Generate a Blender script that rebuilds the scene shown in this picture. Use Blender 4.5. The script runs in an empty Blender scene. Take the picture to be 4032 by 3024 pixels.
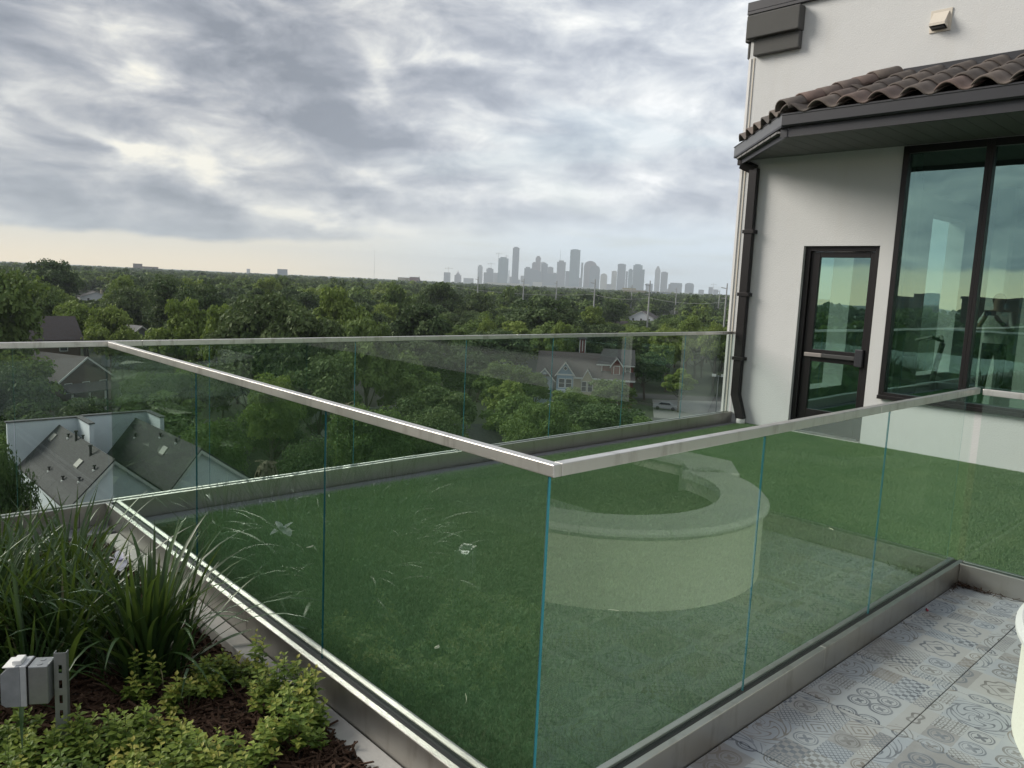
import bpy, bmesh, math, random
import numpy as np
from mathutils import Vector, Matrix
R = math.radians
random.seed(7); rng = np.random.default_rng(7)
scene = bpy.context.scene
col = scene.collection
FULL = True

# ------------------------------------------------------------------ camera, sky, sun, exposure
EYE = Vector((0, 0, 1.508))
YAW, PITCH, ROLL = 0.8131, 0.128, 0.0459
cam = bpy.data.cameras.new("camera"); camo = bpy.data.objects.new("camera", cam); col.objects.link(camo)
fw = Vector((math.cos(YAW)*math.cos(PITCH), math.sin(YAW)*math.cos(PITCH), -math.sin(PITCH)))
rt = Vector((math.sin(YAW), -math.cos(YAW), 0)); up = rt.cross(fw)
r2 = rt*math.cos(ROLL) + up*math.sin(ROLL)*1.0
u2 = up*math.cos(ROLL) - rt*math.sin(ROLL)*1.0
camo.matrix_world = Matrix(((r2.x, u2.x, -fw.x, EYE.x), (r2.y, u2.y, -fw.y, EYE.y), (r2.z, u2.z, -fw.z, EYE.z), (0, 0, 0, 1)))
cam.sensor_width = 36; cam.lens = 3056.6/4032*36; cam.clip_start = .05; cam.clip_end = 60000
scene.camera = camo

SUN_AZ, SUN_EL = R(122), R(30)
sun = bpy.data.lights.new("sun", "SUN"); suno = bpy.data.objects.new("sun", sun); col.objects.link(suno)
sun.energy = 1.5; sun.angle = R(28); sun.color = (1.0, .93, .83)
sd = Vector((math.cos(SUN_AZ)*math.cos(SUN_EL), math.sin(SUN_AZ)*math.cos(SUN_EL), math.sin(SUN_EL)))
suno.rotation_euler = sd.to_track_quat('Z', 'Y').to_euler(); suno.location = (0, 0, 60)
vs = scene.view_settings
vs.view_transform = 'Standard'; vs.look = 'None'; vs.gamma = 1; vs.use_curve_mapping = False; vs.exposure = 1.5
scene.cycles.max_bounces = 10; scene.cycles.diffuse_bounces = 3; scene.cycles.glossy_bounces = 4
scene.cycles.transparent_max_bounces = 24; scene.cycles.transmission_bounces = 6; scene.cycles.volume_bounces = 1
scene.cycles.sample_clamp_indirect = 4
scene.cycles.use_denoising = True
scene.cycles.caustics_reflective = False; scene.cycles.caustics_refractive = False

# ------------------------------------------------------------------ node helper
class NG:
    def __init__(s, tree): s.t = tree; s.n = tree.nodes; s.l = tree.links
    def new(s, typ, **kw):
        n = s.n.new(typ)
        for k, v in kw.items(): setattr(n, k, v)
        return n
    def put(s, sock, v):
        if isinstance(v, bpy.types.NodeSocket): s.l.new(v, sock)
        elif isinstance(v, (tuple, list)) and sock.type == 'RGBA' and len(v) == 3: sock.default_value = (*v, 1)
        elif v is not None: sock.default_value = v
    def m(s, op, a, b=None, c=None, clamp=False):
        n = s.new('ShaderNodeMath', operation=op); n.use_clamp = clamp
        s.put(n.inputs[0], a)
        if b is not None: s.put(n.inputs[1], b)
        if c is not None: s.put(n.inputs[2], c)
        return n.outputs[0]
    def vm(s, op, a, b=None, scale=None):
        n = s.new('ShaderNodeVectorMath', operation=op); s.put(n.inputs[0], a)
        if b is not None: s.put(n.inputs[1], b)
        if scale is not None: s.put(n.inputs['Scale'], scale)
        return n.outputs['Value'] if op in ('LENGTH', 'DOT_PRODUCT', 'DISTANCE') else n.outputs[0]
    def xyz(s, x, y, z):
        n = s.new('ShaderNodeCombineXYZ'); s.put(n.inputs[0], x); s.put(n.inputs[1], y); s.put(n.inputs[2], z); return n.outputs[0]
    def sep(s, v):
        n = s.new('ShaderNodeSeparateXYZ'); s.put(n.inputs[0], v); return n.outputs
    def noise(s, vec, scale, detail=4, rough=.55, dist=0, out='Fac', dim='3D'):
        n = s.new('ShaderNodeTexNoise', noise_dimensions=dim)
        if vec is not None: s.put(n.inputs['Vector'], vec)
        s.put(n.inputs['Scale'], scale); s.put(n.inputs['Detail'], detail); s.put(n.inputs['Roughness'], rough); s.put(n.inputs['Distortion'], dist)
        return n.outputs[out]
    def vor(s, vec, scale, feature='F1', out='Distance'):
        n = s.new('ShaderNodeTexVoronoi', feature=feature)
        if vec is not None: s.put(n.inputs['Vector'], vec)
        s.put(n.inputs['Scale'], scale); return n.outputs[out]
    def mix(s, f, a, b, mode='MIX'):
        n = s.new('ShaderNodeMix', data_type='RGBA', blend_type=mode)
        s.put(n.inputs[0], f); s.put(n.inputs[6], a); s.put(n.inputs[7], b); return n.outputs[2]
    def ramp(s, f, stops, interp='LINEAR'):
        n = s.new('ShaderNodeValToRGB'); cr = n.color_ramp; cr.interpolation = interp
        while len(cr.elements) < len(stops): cr.elements.new(.5)
        for e, (p, c) in zip(cr.elements, stops):
            e.position = p; e.color = (*c, 1) if len(c) == 3 else c
        s.put(n.inputs[0], f); return n.outputs[0]
    def smooth(s, x, a, b, lo=0., hi=1.):
        n = s.new('ShaderNodeMapRange', interpolation_type='SMOOTHSTEP')
        s.put(n.inputs[0], x); n.inputs[1].default_value = a; n.inputs[2].default_value = b; n.inputs[3].default_value = lo; n.inputs[4].default_value = hi
        return n.outputs[0]
    def bump(s, h, strength=.3, dist=.01):
        n = s.new('ShaderNodeBump'); s.put(n.inputs['Height'], h); n.inputs['Strength'].default_value = strength; n.inputs['Distance'].default_value = dist
        return n.outputs[0]

# ------------------------------------------------------------------ world sky
world = bpy.data.worlds.new("World"); scene.world = world; world.use_nodes = True
world.node_tree.nodes.clear()
g = NG(world.node_tree)
sky = g.new('ShaderNodeTexSky', sky_type='NISHITA'); sky.sun_disc = False
sky.sun_elevation = SUN_EL; sky.sun_rotation = R(90) - SUN_AZ; sky.air_density = 1.2; sky.dust_density = 2
tc = g.new('ShaderNodeTexCoord').outputs['Generated']
dx, dy, dz = g.sep(tc)
az = g.m('MULTIPLY', g.m('ARCTAN2', dy, dx), 57.2958)
el = g.m('MULTIPLY', g.m('ARCSINE', dz), 57.2958)
den = g.m('ADD', g.m('MAXIMUM', dz, 0.0), .09)
px = g.m('DIVIDE', dx, den); py = g.m('DIVIDE', dy, den)
# the cloud streets run along a slanting direction
pa = g.m('ADD', g.m('MULTIPLY', px, .55), g.m('MULTIPLY', py, .835))
pb = g.m('SUBTRACT', g.m('MULTIPLY', py, .55), g.m('MULTIPLY', px, .835))
pv = g.xyz(g.m('MULTIPLY', pa, .62), g.m('MULTIPLY', pb, .40), 0)
wcol = g.noise(pv, 1.1, 3, .5, out='Color')
pv2 = g.vm('ADD', pv, g.vm('SCALE', g.vm('SUBTRACT', wcol, (.5, .5, .5)), scale=.9))
f1 = g.noise(pv2, 1.35, 7, .5)
f2 = g.noise(g.vm('MULTIPLY', tc, (1, 1, 2.2)), 9.5, 7, .6, .3)
aw = g.vm('SUBTRACT', g.noise(g.vm('MULTIPLY', tc, (1, 1, 2.2)), 9, 5, .55, out='Color'), (.5, .5, .5))
awx, awy, awz = g.sep(aw)
azw = g.m('ADD', az, g.m('MULTIPLY', awx, 7.5)); elw = g.m('ADD', el, g.m('MULTIPLY', awy, 3.2))
BL = [  # azimuth, elevation, half width, half height, slope, strength : the bright rifts and the heavy bases of this sky
 (71.0,11.9,2.2,1.05,.05,.95),(72.9,7.5,1.9,.75,-.28,.95),(67.3,5.9,2.4,1.15,-.22,.95),(61,4.1,5.0,.6,-.08,.75),(65.2,17,2.0,1.2,-.3,.6),
 (79.5,12.4,3.2,.8,0,.4),(77.2,9.3,3.4,.6,-.3,.38),(50.4,10.3,2.8,1.1,-.1,.6),(51.5,15.4,4.4,.8,.1,.7),(57.1,12.8,.9,1.9,0,.6),
 (55.7,6.6,3.0,.6,-.2,.45),(36,8.5,5,1.2,.2,.35),(37,13.5,6,2.0,.3,.3),(46,6.5,4,.7,.1,.35),(34,17,3,1.5,.2,.4),(42.5,18,5,1.5,0,.25),(44,13.0,3,.9,0,.25),
 (70,9.2,4,.5,-.35,.2),(61.5,17.5,4,1.5,-.2,-.35),
 (62.4,12.6,6.0,3.0,-.25,-.75),(57.2,10.2,3.2,1.6,-.2,-.45),(48.6,13.2,3.2,1.2,-.1,-.65),(77.5,7.2,4.6,.9,-.1,-.5),(71.3,5.2,4,.7,-.15,-.45),(74,10.6,3.4,.9,-.3,-.3),
 (60.5,8.2,5,.8,-.25,-.4),(66,16,5.0,1.2,-.25,-.4),(74,3.6,9,.9,.0,-.45),(53,8.4,4,.7,-.15,-.35),(45,10.2,3.4,.9,.0,-.45),(51,5.2,6,1.0,.05,-.3),(40,11,4,.8,.2,-.2),
 (38,5.4,5,.6,.1,-.15)]
acc = 0.0
for (a0, e0, rx, ry, sl, st) in BL:
    u_ = g.m('MULTIPLY_ADD', azw, 1/rx, -a0/rx)
    v_ = g.m('MULTIPLY_ADD', elw, 1/ry, g.m('MULTIPLY_ADD', azw, sl/ry, -(e0+a0*sl)/ry))
    q = g.m('MULTIPLY_ADD', u_, u_, g.m('MULTIPLY', v_, v_))
    acc = g.m('MULTIPLY_ADD', g.m('POWER', .36788, q), st*(.62 if st < 0 else .80), acc)
base = g.m('ADD', g.m('MULTIPLY', g.m('SUBTRACT', f1, .5), 1.05), g.m('MULTIPLY', g.m('SUBTRACT', f2, .5), 2.15))
right = g.smooth(g.m('ADD', g.m('MULTIPLY', dx, .940), g.m('MULTIPLY', dy, .342)), .69, .96, 0, 1)       # clearer, bluer sky to the right
sval = g.m('ADD', g.m('ADD', .44, base), g.m('MULTIPLY', acc, .80))
sval = g.m('ADD', sval, g.m('MULTIPLY', right, .12))
cl = g.ramp(sval, [(0, (.145, .162, .192)), (.28, (.218, .234, .264)), (.5, (.303, .313, .33)), (.72, (.42, .425, .42)), (1, (.60, .58, .51))])
cl2 = g.ramp(sval, [(0, (.218, .244, .29)), (.3, (.284, .31, .356)), (.55, (.37, .396, .435)), (.8, (.48, .50, .52)), (1, (.60, .61, .615))])
cloud = g.mix(right, cl, cl2)
# low band of open, hazy sky under the cloud base
edge = g.m('ADD', g.m('ADD', 2.15, g.m('MULTIPLY', awz, 1.3)), g.m('MULTIPLY', g.m('SUBTRACT', f2, .5), .7))
edge = g.m('ADD', edge, g.m('MULTIPLY', right, 1.6))
bandf = g.smooth(g.m('SUBTRACT', el, edge), -.25, .30, 1, 0)
bandr = g.smooth(g.m('SUBTRACT', el, edge), -1.2, 2.6, 1, 0)
bandf = g.m('ADD', g.m('MULTIPLY', bandf, g.m('SUBTRACT', 1, right)), g.m('MULTIPLY', bandr, right))
bandcol = g.mix(right, g.mix(g.smooth(el, 0, 2.6), (.84, .66, .40), (.64, .57, .43)), (.46, .53, .59))
hz = g.mix(bandf, cloud, bandcol)
# clear blue showing in a few thin places
blue = g.vm('SCALE', sky.outputs[0], scale=.10)
thin = g.m('MULTIPLY', g.m('MULTIPLY', right, g.smooth(f1, .50, .66)), .30)
fin = g.mix(thin, g.vm('SCALE', hz, scale=1.0), blue)
fin = g.vm('SCALE', fin, scale=6.4)
bg = g.new('ShaderNodeBackground'); g.put(bg.inputs[0], fin); bg.inputs[1].default_value = .1
g.l.new(bg.outputs[0], g.new('ShaderNodeOutputWorld').inputs[0])

# ------------------------------------------------------------------ materials
MATS = {}
def mat(name, color=(.5, .5, .5), rough=.6, metal=0., nscale=None, namt=.15, bump=0., bscale=40, bdist=.005, fn=None, spec=None, coords='Object', stretch=(1, 1, 1)):
    if name in MATS: return MATS[name]
    m = bpy.data.materials.new(name); m.use_nodes = True; g = NG(m.node_tree)
    p = g.n['Principled BSDF']; p.inputs['Roughness'].default_value = rough; p.inputs['Metallic'].default_value = metal
    if spec is not None: p.inputs['Specular IOR Level'].default_value = spec
    tcn = g.new('ShaderNodeTexCoord').outputs[coords]
    vec = g.vm('MULTIPLY', tcn, stretch)
    c = color
    if nscale:
        n = g.noise(vec, nscale, 6, .6)
        c = g.mix(n, tuple(x*(1-namt) for x in color), tuple(min(1, x*(1+namt)) for x in color))
    if fn: c = fn(g, p, vec, c)
    g.put(p.inputs['Base Color'], c)
    if bump:
        g.put(p.inputs['Normal'], g.bump(g.noise(vec, bscale, 5, .6), bump, bdist))
    MATS[name] = m; return m

def stucco_fn(g, p, vec, c):
    n = g.noise(vec, 70, 4, .6); n2 = g.noise(g.vm('MULTIPLY', vec, (3, 3, .35)), 1.2, 5, .6)
    g.put(p.inputs['Normal'], g.bump(g.m('ADD', n, g.m('MULTIPLY', g.noise(vec, 5, 3), .8)), .55, .006))
    return g.mix(g.smooth(n2, .5, .8, 0, .22), c, (.55, .52, .47))
stucco = mat('white_stucco', (.63, .64, .64), .85, nscale=1.5, namt=.04, fn=stucco_fn)
stucco_grey = mat('grey_stucco', (.085, .085, .082), .85, nscale=4, namt=.12, bump=.4, bscale=90)
def steel_fn(g, p, vec, c):
    n = g.noise(g.vm('MULTIPLY', vec, (1, 1, 1)), 3, 5, .6)
    n2 = g.noise(vec, 260, 2, .5)
    g.put(p.inputs['Roughness'], g.m('ADD', .28, g.m('MULTIPLY', n, .25)))
    g.put(p.inputs['Normal'], g.bump(n2, .06, .002))
    n3 = g.noise(g.vm('MULTIPLY', vec, (9, 9, 2)), 1.5, 5, .65)
    return g.mix(g.smooth(n3, .5, .72, 0, .45), g.mix(g.smooth(n, .5, .75, 0, .5), c, (.44, .41, .36)), (.30, .27, .23))
steel = mat('brushed_steel', (.73, .715, .68), .35, 1.0, fn=steel_fn)
steel_shoe = mat('worn_steel', (.50, .485, .455), .4, 1.0, fn=steel_fn)
bronze = mat('dark_bronze', (.017, .015, .016), .38, .3, nscale=8, namt=.15)
gutterm = mat('charcoal_metal', (.036, .037, .043), .45, .25, nscale=6, namt=.12)
gutter_lit = mat('gutter_metal_lit', (.14, .145, .155), .45, .3, nscale=6)  # gutter metal again, light on its left end put into a paler colour
soffitm = mat('soffit_board', (.165, .165, .165), .7, nscale=5, namt=.08)
gasketm = mat('black_gasket', (.012, .012, .012), .6)
concrete = mat('pale_concrete', (.50, .49, .46), .85, nscale=9, namt=.22, bump=.4, bscale=60)
curbm = mat('grey_concrete', (.22, .225, .235), .9, nscale=12, namt=.2, bump=.5, bscale=80)
pvc = mat('white_pvc', (.75, .75, .74), .4)
beige = mat('beige_plastic', (.62, .57, .49), .5, nscale=10, namt=.06)
grout = mat('dark_grout', (.10, .085, .08), .9, nscale=40, namt=.3)
asphalt = mat('asphalt', (.07, .07, .07), .9, nscale=.4, namt=.3)
lotm = mat('pale_asphalt', (.20, .20, .20), .9, nscale=.25, namt=.25)
screenm = mat('galvanised_steel', (.33, .35, .36), .42, .7, nscale=30, namt=.2)
benchm = mat('cream_stucco', (.80, .79, .70), .85, nscale=2, namt=.05, fn=stucco_fn)
copingm = mat('white_limestone', (.70, .70, .69), .6, nscale=20, namt=.05, bump=.2, bscale=60)

def glassmat(name, tint, refl_tint, boost, f0, edge=None, wav=0.0):
    m = bpy.data.materials.new(name); m.use_nodes = True; g = NG(m.node_tree); g.n.clear()
    tr = g.new('ShaderNodeBsdfTransparent'); g.put(tr.inputs[0], tint)
    gl = g.new('ShaderNodeBsdfGlossy'); gl.inputs['Roughness'].default_value = 0.0; g.put(gl.inputs[0], refl_tint)
    fr = g.new('ShaderNodeFresnel'); fr.inputs[0].default_value = 1.5
    geo = g.new('ShaderNodeNewGeometry')
    if wav:
        tcn = g.new('ShaderNodeTexCoord').outputs['Object']
        nb = g.bump(g.noise(tcn, 1.3, 2, .4), wav, .02)
        g.put(gl.inputs['Normal'], nb)
    fac = g.m('ADD', g.m('MULTIPLY', fr.outputs[0], boost), f0)
    fac = g.m('MINIMUM', g.m('MULTIPLY', fac, g.m('SUBTRACT', 1, geo.outputs['Backfacing'])), 1.0)
    mx = g.new('ShaderNodeMixShader'); g.put(mx.inputs[0], fac)
    g.l.new(tr.outputs[0], mx.inputs[1]); g.l.new(gl.outputs[0], mx.inputs[2])
    g.l.new(mx.outputs[0], g.new('ShaderNodeOutputMaterial').inputs[0])
    MATS[name] = m; return m
railglass = glassmat('rail_glass', (.905, .955, .935), (.90, 1, .95), 1.8, .0, wav=.05)
winglass = glassmat('tinted_window_glass', (.50, .64, .58), (.52, .80, .74), 1.6, .36, wav=.07)
farglass = mat('far_window_glass', (.03, .04, .05), .08, spec=1.0)
def edge_glass():
    m = mat('green_glass_edge', (.03, .17, .20), .15, nscale=9, namt=.25, spec=.9); g = NG(m.node_tree)
    p = g.n['Principled BSDF']; out = g.n['Material Output']; tr = g.new('ShaderNodeBsdfTransparent'); mx = g.new('ShaderNodeMixShader')
    g.l.new(g.new('ShaderNodeNewGeometry').outputs['Backfacing'], mx.inputs[0]); g.l.new(p.outputs[0], mx.inputs[1]); g.l.new(tr.outputs[0], mx.inputs[2]); g.l.new(mx.outputs[0], out.inputs[0])
    return m
edgeglass = edge_glass()

def obj_random_color(stops, rough=.7, bump=.0, bscale=30, extra=None):
    def fn(g, p, vec, c):
        r = g.new('ShaderNodeObjectInfo').outputs['Random']
        cc = g.ramp(r, stops)
        n = g.noise(vec, 9, 5, .65)
        return g.mix(g.smooth(n, .35, .75, 0, .45), cc, (.06, .052, .05))
    return fn
tilem = mat('clay_roof_tile', (.2, .12, .1), .8, fn=obj_random_color([(0, (.095, .082, .075)), (.35, (.16, .13, .112)), (.6, (.08, .074, .072)), (.8, (.18, .125, .108)), (1, (.125, .105, .094))]), bump=.35, bscale=60)

def leafmat(name, stops, rough=.45, trans=.3, spec=.3, attr='tint'):
    m = bpy.data.materials.new(name); m.use_nodes = True; g = NG(m.node_tree); g.n.clear()
    r = g.new('ShaderNodeObjectInfo').outputs['Random']
    at = g.new('ShaderNodeAttribute'); at.attribute_name = attr
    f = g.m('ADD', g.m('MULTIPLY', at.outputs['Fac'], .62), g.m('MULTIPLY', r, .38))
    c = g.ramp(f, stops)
    p = g.new('ShaderNodeBsdfPrincipled'); g.put(p.inputs['Base Color'], c); p.inputs['Roughness'].default_value = rough; p.inputs['Specular IOR Level'].default_value = spec
    t = g.new('ShaderNodeBsdfTranslucent'); g.put(t.inputs[0], g.mix(.5, c, (.18, .25, .03), 'MIX') if trans > .2 else c)
    mx = g.new('ShaderNodeMixShader'); mx.inputs[0].default_value = trans
    g.l.new(p.outputs[0], mx.inputs[1]); g.l.new(t.outputs[0], mx.inputs[2])
    g.l.new(mx.outputs[0], g.new('ShaderNodeOutputMaterial').inputs[0])
    MATS[name] = m; return m
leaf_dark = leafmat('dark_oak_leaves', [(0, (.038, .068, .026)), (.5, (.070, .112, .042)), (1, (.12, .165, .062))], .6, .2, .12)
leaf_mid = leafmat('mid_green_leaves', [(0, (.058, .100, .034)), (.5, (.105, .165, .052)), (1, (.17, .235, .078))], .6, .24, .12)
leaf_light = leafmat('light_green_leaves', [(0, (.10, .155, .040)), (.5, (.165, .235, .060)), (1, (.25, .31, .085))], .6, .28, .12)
leaf_iris = leafmat('strap_leaves', [(0, (.020, .046, .018)), (.45, (.034, .074, .024)), (.8, (.07, .14, .03)), (.93, (.12, .19, .05)), (1, (.22, .20, .11))], .38, .22, .4)
leaf_shrub = leafmat('shrub_leaves', [(0, (.06, .115, .022)), (.45, (.13, .205, .035)), (.8, (.25, .32, .06)), (1, (.40, .38, .09))], .5, .3, .3)
leaf_dry = leafmat('dry_fronds', [(0, (.10, .085, .06)), (1, (.26, .22, .16))], .8, .1, .1)
barkm = mat('bark', (.085, .07, .055), .9, nscale=3, namt=.35)
mulchm = leafmat('bark_mulch', [(0, (.025, .016, .012)), (.5, (.065, .038, .026)), (.85, (.13, .085, .06)), (1, (.26, .19, .14))], .85, 0.02, .1)
soilm = mat('planting_soil', (.035, .024, .018), .95, nscale=25, namt=.5, bump=.8, bscale=50, bdist=.02)
turfbase = mat('turf_backing', (.105, .19, .085), .95, nscale=2.2, namt=.25, bump=.6, bscale=220, bdist=.01)
turfblade = leafmat('turf_blades', [(0, (.12, .205, .105)), (.5, (.18, .285, .145)), (1, (.30, .38, .20))], .55, .15, .15)

# ------------------------------------------------------------------ mesh helpers
def link(o, parent=None):
    col.objects.link(o)
    if parent is not None: o.parent = parent
    return o
class MB:
    def __init__(s, origin=(0, 0, 0), rz=0): s.v = []; s.f = []; s.mi = []; s.cur = 0; s.o = Vector(origin); s.rz = rz; s.sm = []; s.smooth = False
    def add(s, vs, fs):
        b = len(s.v); s.v += [tuple(v) for v in vs]; s.f += [tuple(i+b for i in f) for f in fs]; s.mi += [s.cur]*len(fs); s.sm += [s.smooth]*len(fs); return s
    def box(s, x0, x1, y0, y1, z0, z1):
        return s.add([(x0,y0,z0),(x1,y0,z0),(x1,y1,z0),(x0,y1,z0),(x0,y0,z1),(x1,y0,z1),(x1,y1,z1),(x0,y1,z1)],
                     [(3,2,1,0),(4,5,6,7),(0,1,5,4),(1,2,6,5),(2,3,7,6),(3,0,4,7)])
    def prism(s, pts, z0, z1):
        n = len(pts)
        return s.add([(x, y, z0) for x, y in pts] + [(x, y, z1) for x, y in pts],
                     [tuple(range(n-1, -1, -1)), tuple(range(n, 2*n))] + [(i, (i+1) % n, n+(i+1) % n, n+i) for i in range(n)])
    def extrude(s, poly, d):     # poly 3D points, d vector
        n = len(poly); d = Vector(d)
        return s.add([tuple(Vector(p)) for p in poly] + [tuple(Vector(p)+d) for p in poly],
                     [tuple(range(n-1, -1, -1)), tuple(range(n, 2*n))] + [(i, (i+1) % n, n+(i+1) % n, n+i) for i in range(n)])
    def tube(s, path, r, n=8, cap=True):
        path = [Vector(p) for p in path]; rs = r if isinstance(r, (list, tuple)) else [r]*len(path)
        b = []; 
        for i, p in enumerate(path):
            t = (path[min(i+1, len(path)-1)] - path[max(i-1, 0)]).normalized()
            a = Vector((0, 0, 1)) if abs(t.z) < .9 else Vector((1, 0, 0))
            e1 = t.cross(a).normalized(); e2 = t.cross(e1)
            b += [tuple(p + (e1*math.cos(2*math.pi*k/n) + e2*math.sin(2*math.pi*k/n))*rs[i]) for k in range(n)]
        fs = [(i*n+k, i*n+(k+1) % n, (i+1)*n+(k+1) % n, (i+1)*n+k) for i in range(len(path)-1) for k in range(n)]
        if cap: fs += [tuple(range(n-1, -1, -1)), tuple((len(path)-1)*n+k for k in range(n))]
        return s.add(b, fs)
    def obox(s, c, ax, ay, az_):   # oriented box: centre + half vectors
        c, ax, ay, az_ = map(Vector, (c, ax, ay, az_)); vs = []
        for sz in (-1, 1):
            for sx, sy in ((-1,-1),(1,-1),(1,1),(-1,1)): vs.append(c+ax*sx+ay*sy+az_*sz)
        return s.add(vs, [(3,2,1,0),(4,5,6,7),(0,1,5,4),(1,2,6,5),(2,3,7,6),(3,0,4,7)])
    def build(s, name, m, parent=None, bevel=0, origin=None, kind=None, tint=None):
        me = bpy.data.meshes.new(name)
        o0 = Vector(origin) if origin is not None else (Vector(parent.get('o', (0, 0, 0))) if parent is not None else Vector((0, 0, 0)))
        me.from_pydata([tuple(Vector(v)-o0) for v in s.v], [], s.f)
        ms = m if isinstance(m, (list, tuple)) else [m]
        for x in ms: me.materials.append(x)
        if len(ms) > 1: me.polygons.foreach_set('material_index', s.mi)
        me.polygons.foreach_set('use_smooth', s.sm)
        if tint is not None:
            a = me.attributes.new('tint', 'FLOAT', 'POINT'); a.data.foreach_set('value', np.asarray(tint, dtype=np.float32))
        me.update()
        o = bpy.data.objects.new(name, me)
        if origin is not None:
            o.location = origin if parent is None else tuple(Vector(origin)-Vector(parent.get('o', (0, 0, 0))))
        link(o, parent)
        o['o'] = tuple(o0)
        if bevel:
            b = o.modifiers.new('bevel', 'BEVEL'); b.width = bevel; b.segments = 2; b.limit_method = 'ANGLE'
        if kind: o['kind'] = kind
        return o
def box(name, x0, x1, y0, y1, z0, z1, m, parent=None, bevel=0): return MB().box(x0, x1, y0, y1, z0, z1).build(name, m, parent, bevel)
def tag(o, label=None, cat=None, group=None, kind=None):
    if label: o['label'] = label
    if cat: o['category'] = cat
    if group: o['group'] = group
    if kind: o['kind'] = kind
    return o
def thing(name, loc, label, cat, group=None):
    o = bpy.data.objects.new(name, None); o.location = loc; o.empty_display_size = .1
    link(o); o['o'] = tuple(loc); return tag(o, label, cat, group)
def finish_origins():
    for o in list(bpy.data.objects):
        if 'o' in o.keys(): del o['o']
def dup(root, loc=None, rz=None, scale=None, label=None, group=None):
    r = root.copy(); col.objects.link(r)
    if loc is not None: r.location = loc
    if rz is not None: r.rotation_euler = (0, 0, rz)
    if scale is not None: r.scale = scale
    if label: r['label'] = label
    if group: r['group'] = group
    for ch in root.children:
        c = ch.copy(); col.objects.link(c); c.parent = r
        for gch in ch.children:
            d = gch.copy(); col.objects.link(d); d.parent = c
    return r
def np_mesh(name, verts, faces, m, tint=None, smooth=False):
    me = bpy.data.meshes.new(name)
    verts = np.asarray(verts, dtype=np.float32); faces = np.asarray(faces, dtype=np.int32); k = faces.shape[1]
    me.vertices.add(len(verts)); me.vertices.foreach_set('co', verts.ravel())
    me.loops.add(faces.size); me.loops.foreach_set('vertex_index', faces.ravel())
    me.polygons.add(len(faces)); me.polygons.foreach_set('loop_start', np.arange(0, faces.size, k, dtype=np.int32))
    me.polygons.foreach_set('loop_total', np.full(len(faces), k, dtype=np.int32))
    me.polygons.foreach_set('use_smooth', np.full(len(faces), smooth))
    me.materials.append(m)
    if tint is not None:
        a = me.attributes.new('tint', 'FLOAT', 'POINT'); a.data.foreach_set('value', np.asarray(tint, dtype=np.float32))
    me.update(calc_edges=True); return me
def struct(name, mb, m, **k):
    o = mb.build(name, m, **k); o['kind'] = 'structure'; return o

# ------------------------------------------------------------------ large structure: ground, roof deck, turf, patio
GZ = -19.5
ground = MB().add([(-2950, -2950, GZ), (9450, -2950, GZ), (9450, 9450, GZ), (-2950, 9450, GZ)], [(0, 1, 2, 3)])
struct('ground', ground, mat('ground_grass_and_soil', (.035, .048, .022), .95, nscale=.08, namt=.5, stretch=(1, 1, 1)))
deck = MB().box(-14, 14, -14, 4.86, GZ, -.30)
struct('roof_deck', deck, stucco)
struct('deck_edge', MB().box(-14, 14, 4.86, 5.02, GZ+.01, -.06).box(-14, 8.26, 4.70, 4.86, -.30, -.012), [curbm])
struct('turf_ground', MB().box(1.40, 8.55, 1.335, 4.70, -.299, -.004).box(4.69, 8.55, -9, 1.333, -.299, -.004), turfbase)
# turf blades: one tuft mesh repeated
def tuft_mesh(seed, n=1050, size=.26):
    r = np.random.default_rng(seed); p = r.uniform(-size/2, size/2, (n, 2)); h = r.uniform(.006, .013, n); a = r.uniform(0, 6.283, n)
    lean = r.normal(0, .005, (n, 2)); w = r.uniform(.0008, .0014, n); V = np.zeros((n, 3, 3))
    V[:, 0, 0] = p[:, 0]+np.cos(a)*w; V[:, 0, 1] = p[:, 1]+np.sin(a)*w
    V[:, 1, 0] = p[:, 0]-np.cos(a)*w; V[:, 1, 1] = p[:, 1]-np.sin(a)*w
    V[:, 2, 0] = p[:, 0]+lean[:, 0]; V[:, 2, 1] = p[:, 1]+lean[:, 1]; V[:, 2, 2] = h
    V[:, :2, 2] = -.003
    t = np.repeat(r.beta(2, 2.6, n), 3)
    return np_mesh('turf_tuft', V.reshape(-1, 3), np.arange(n*3).reshape(-1, 3), turfblade, t)
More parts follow.
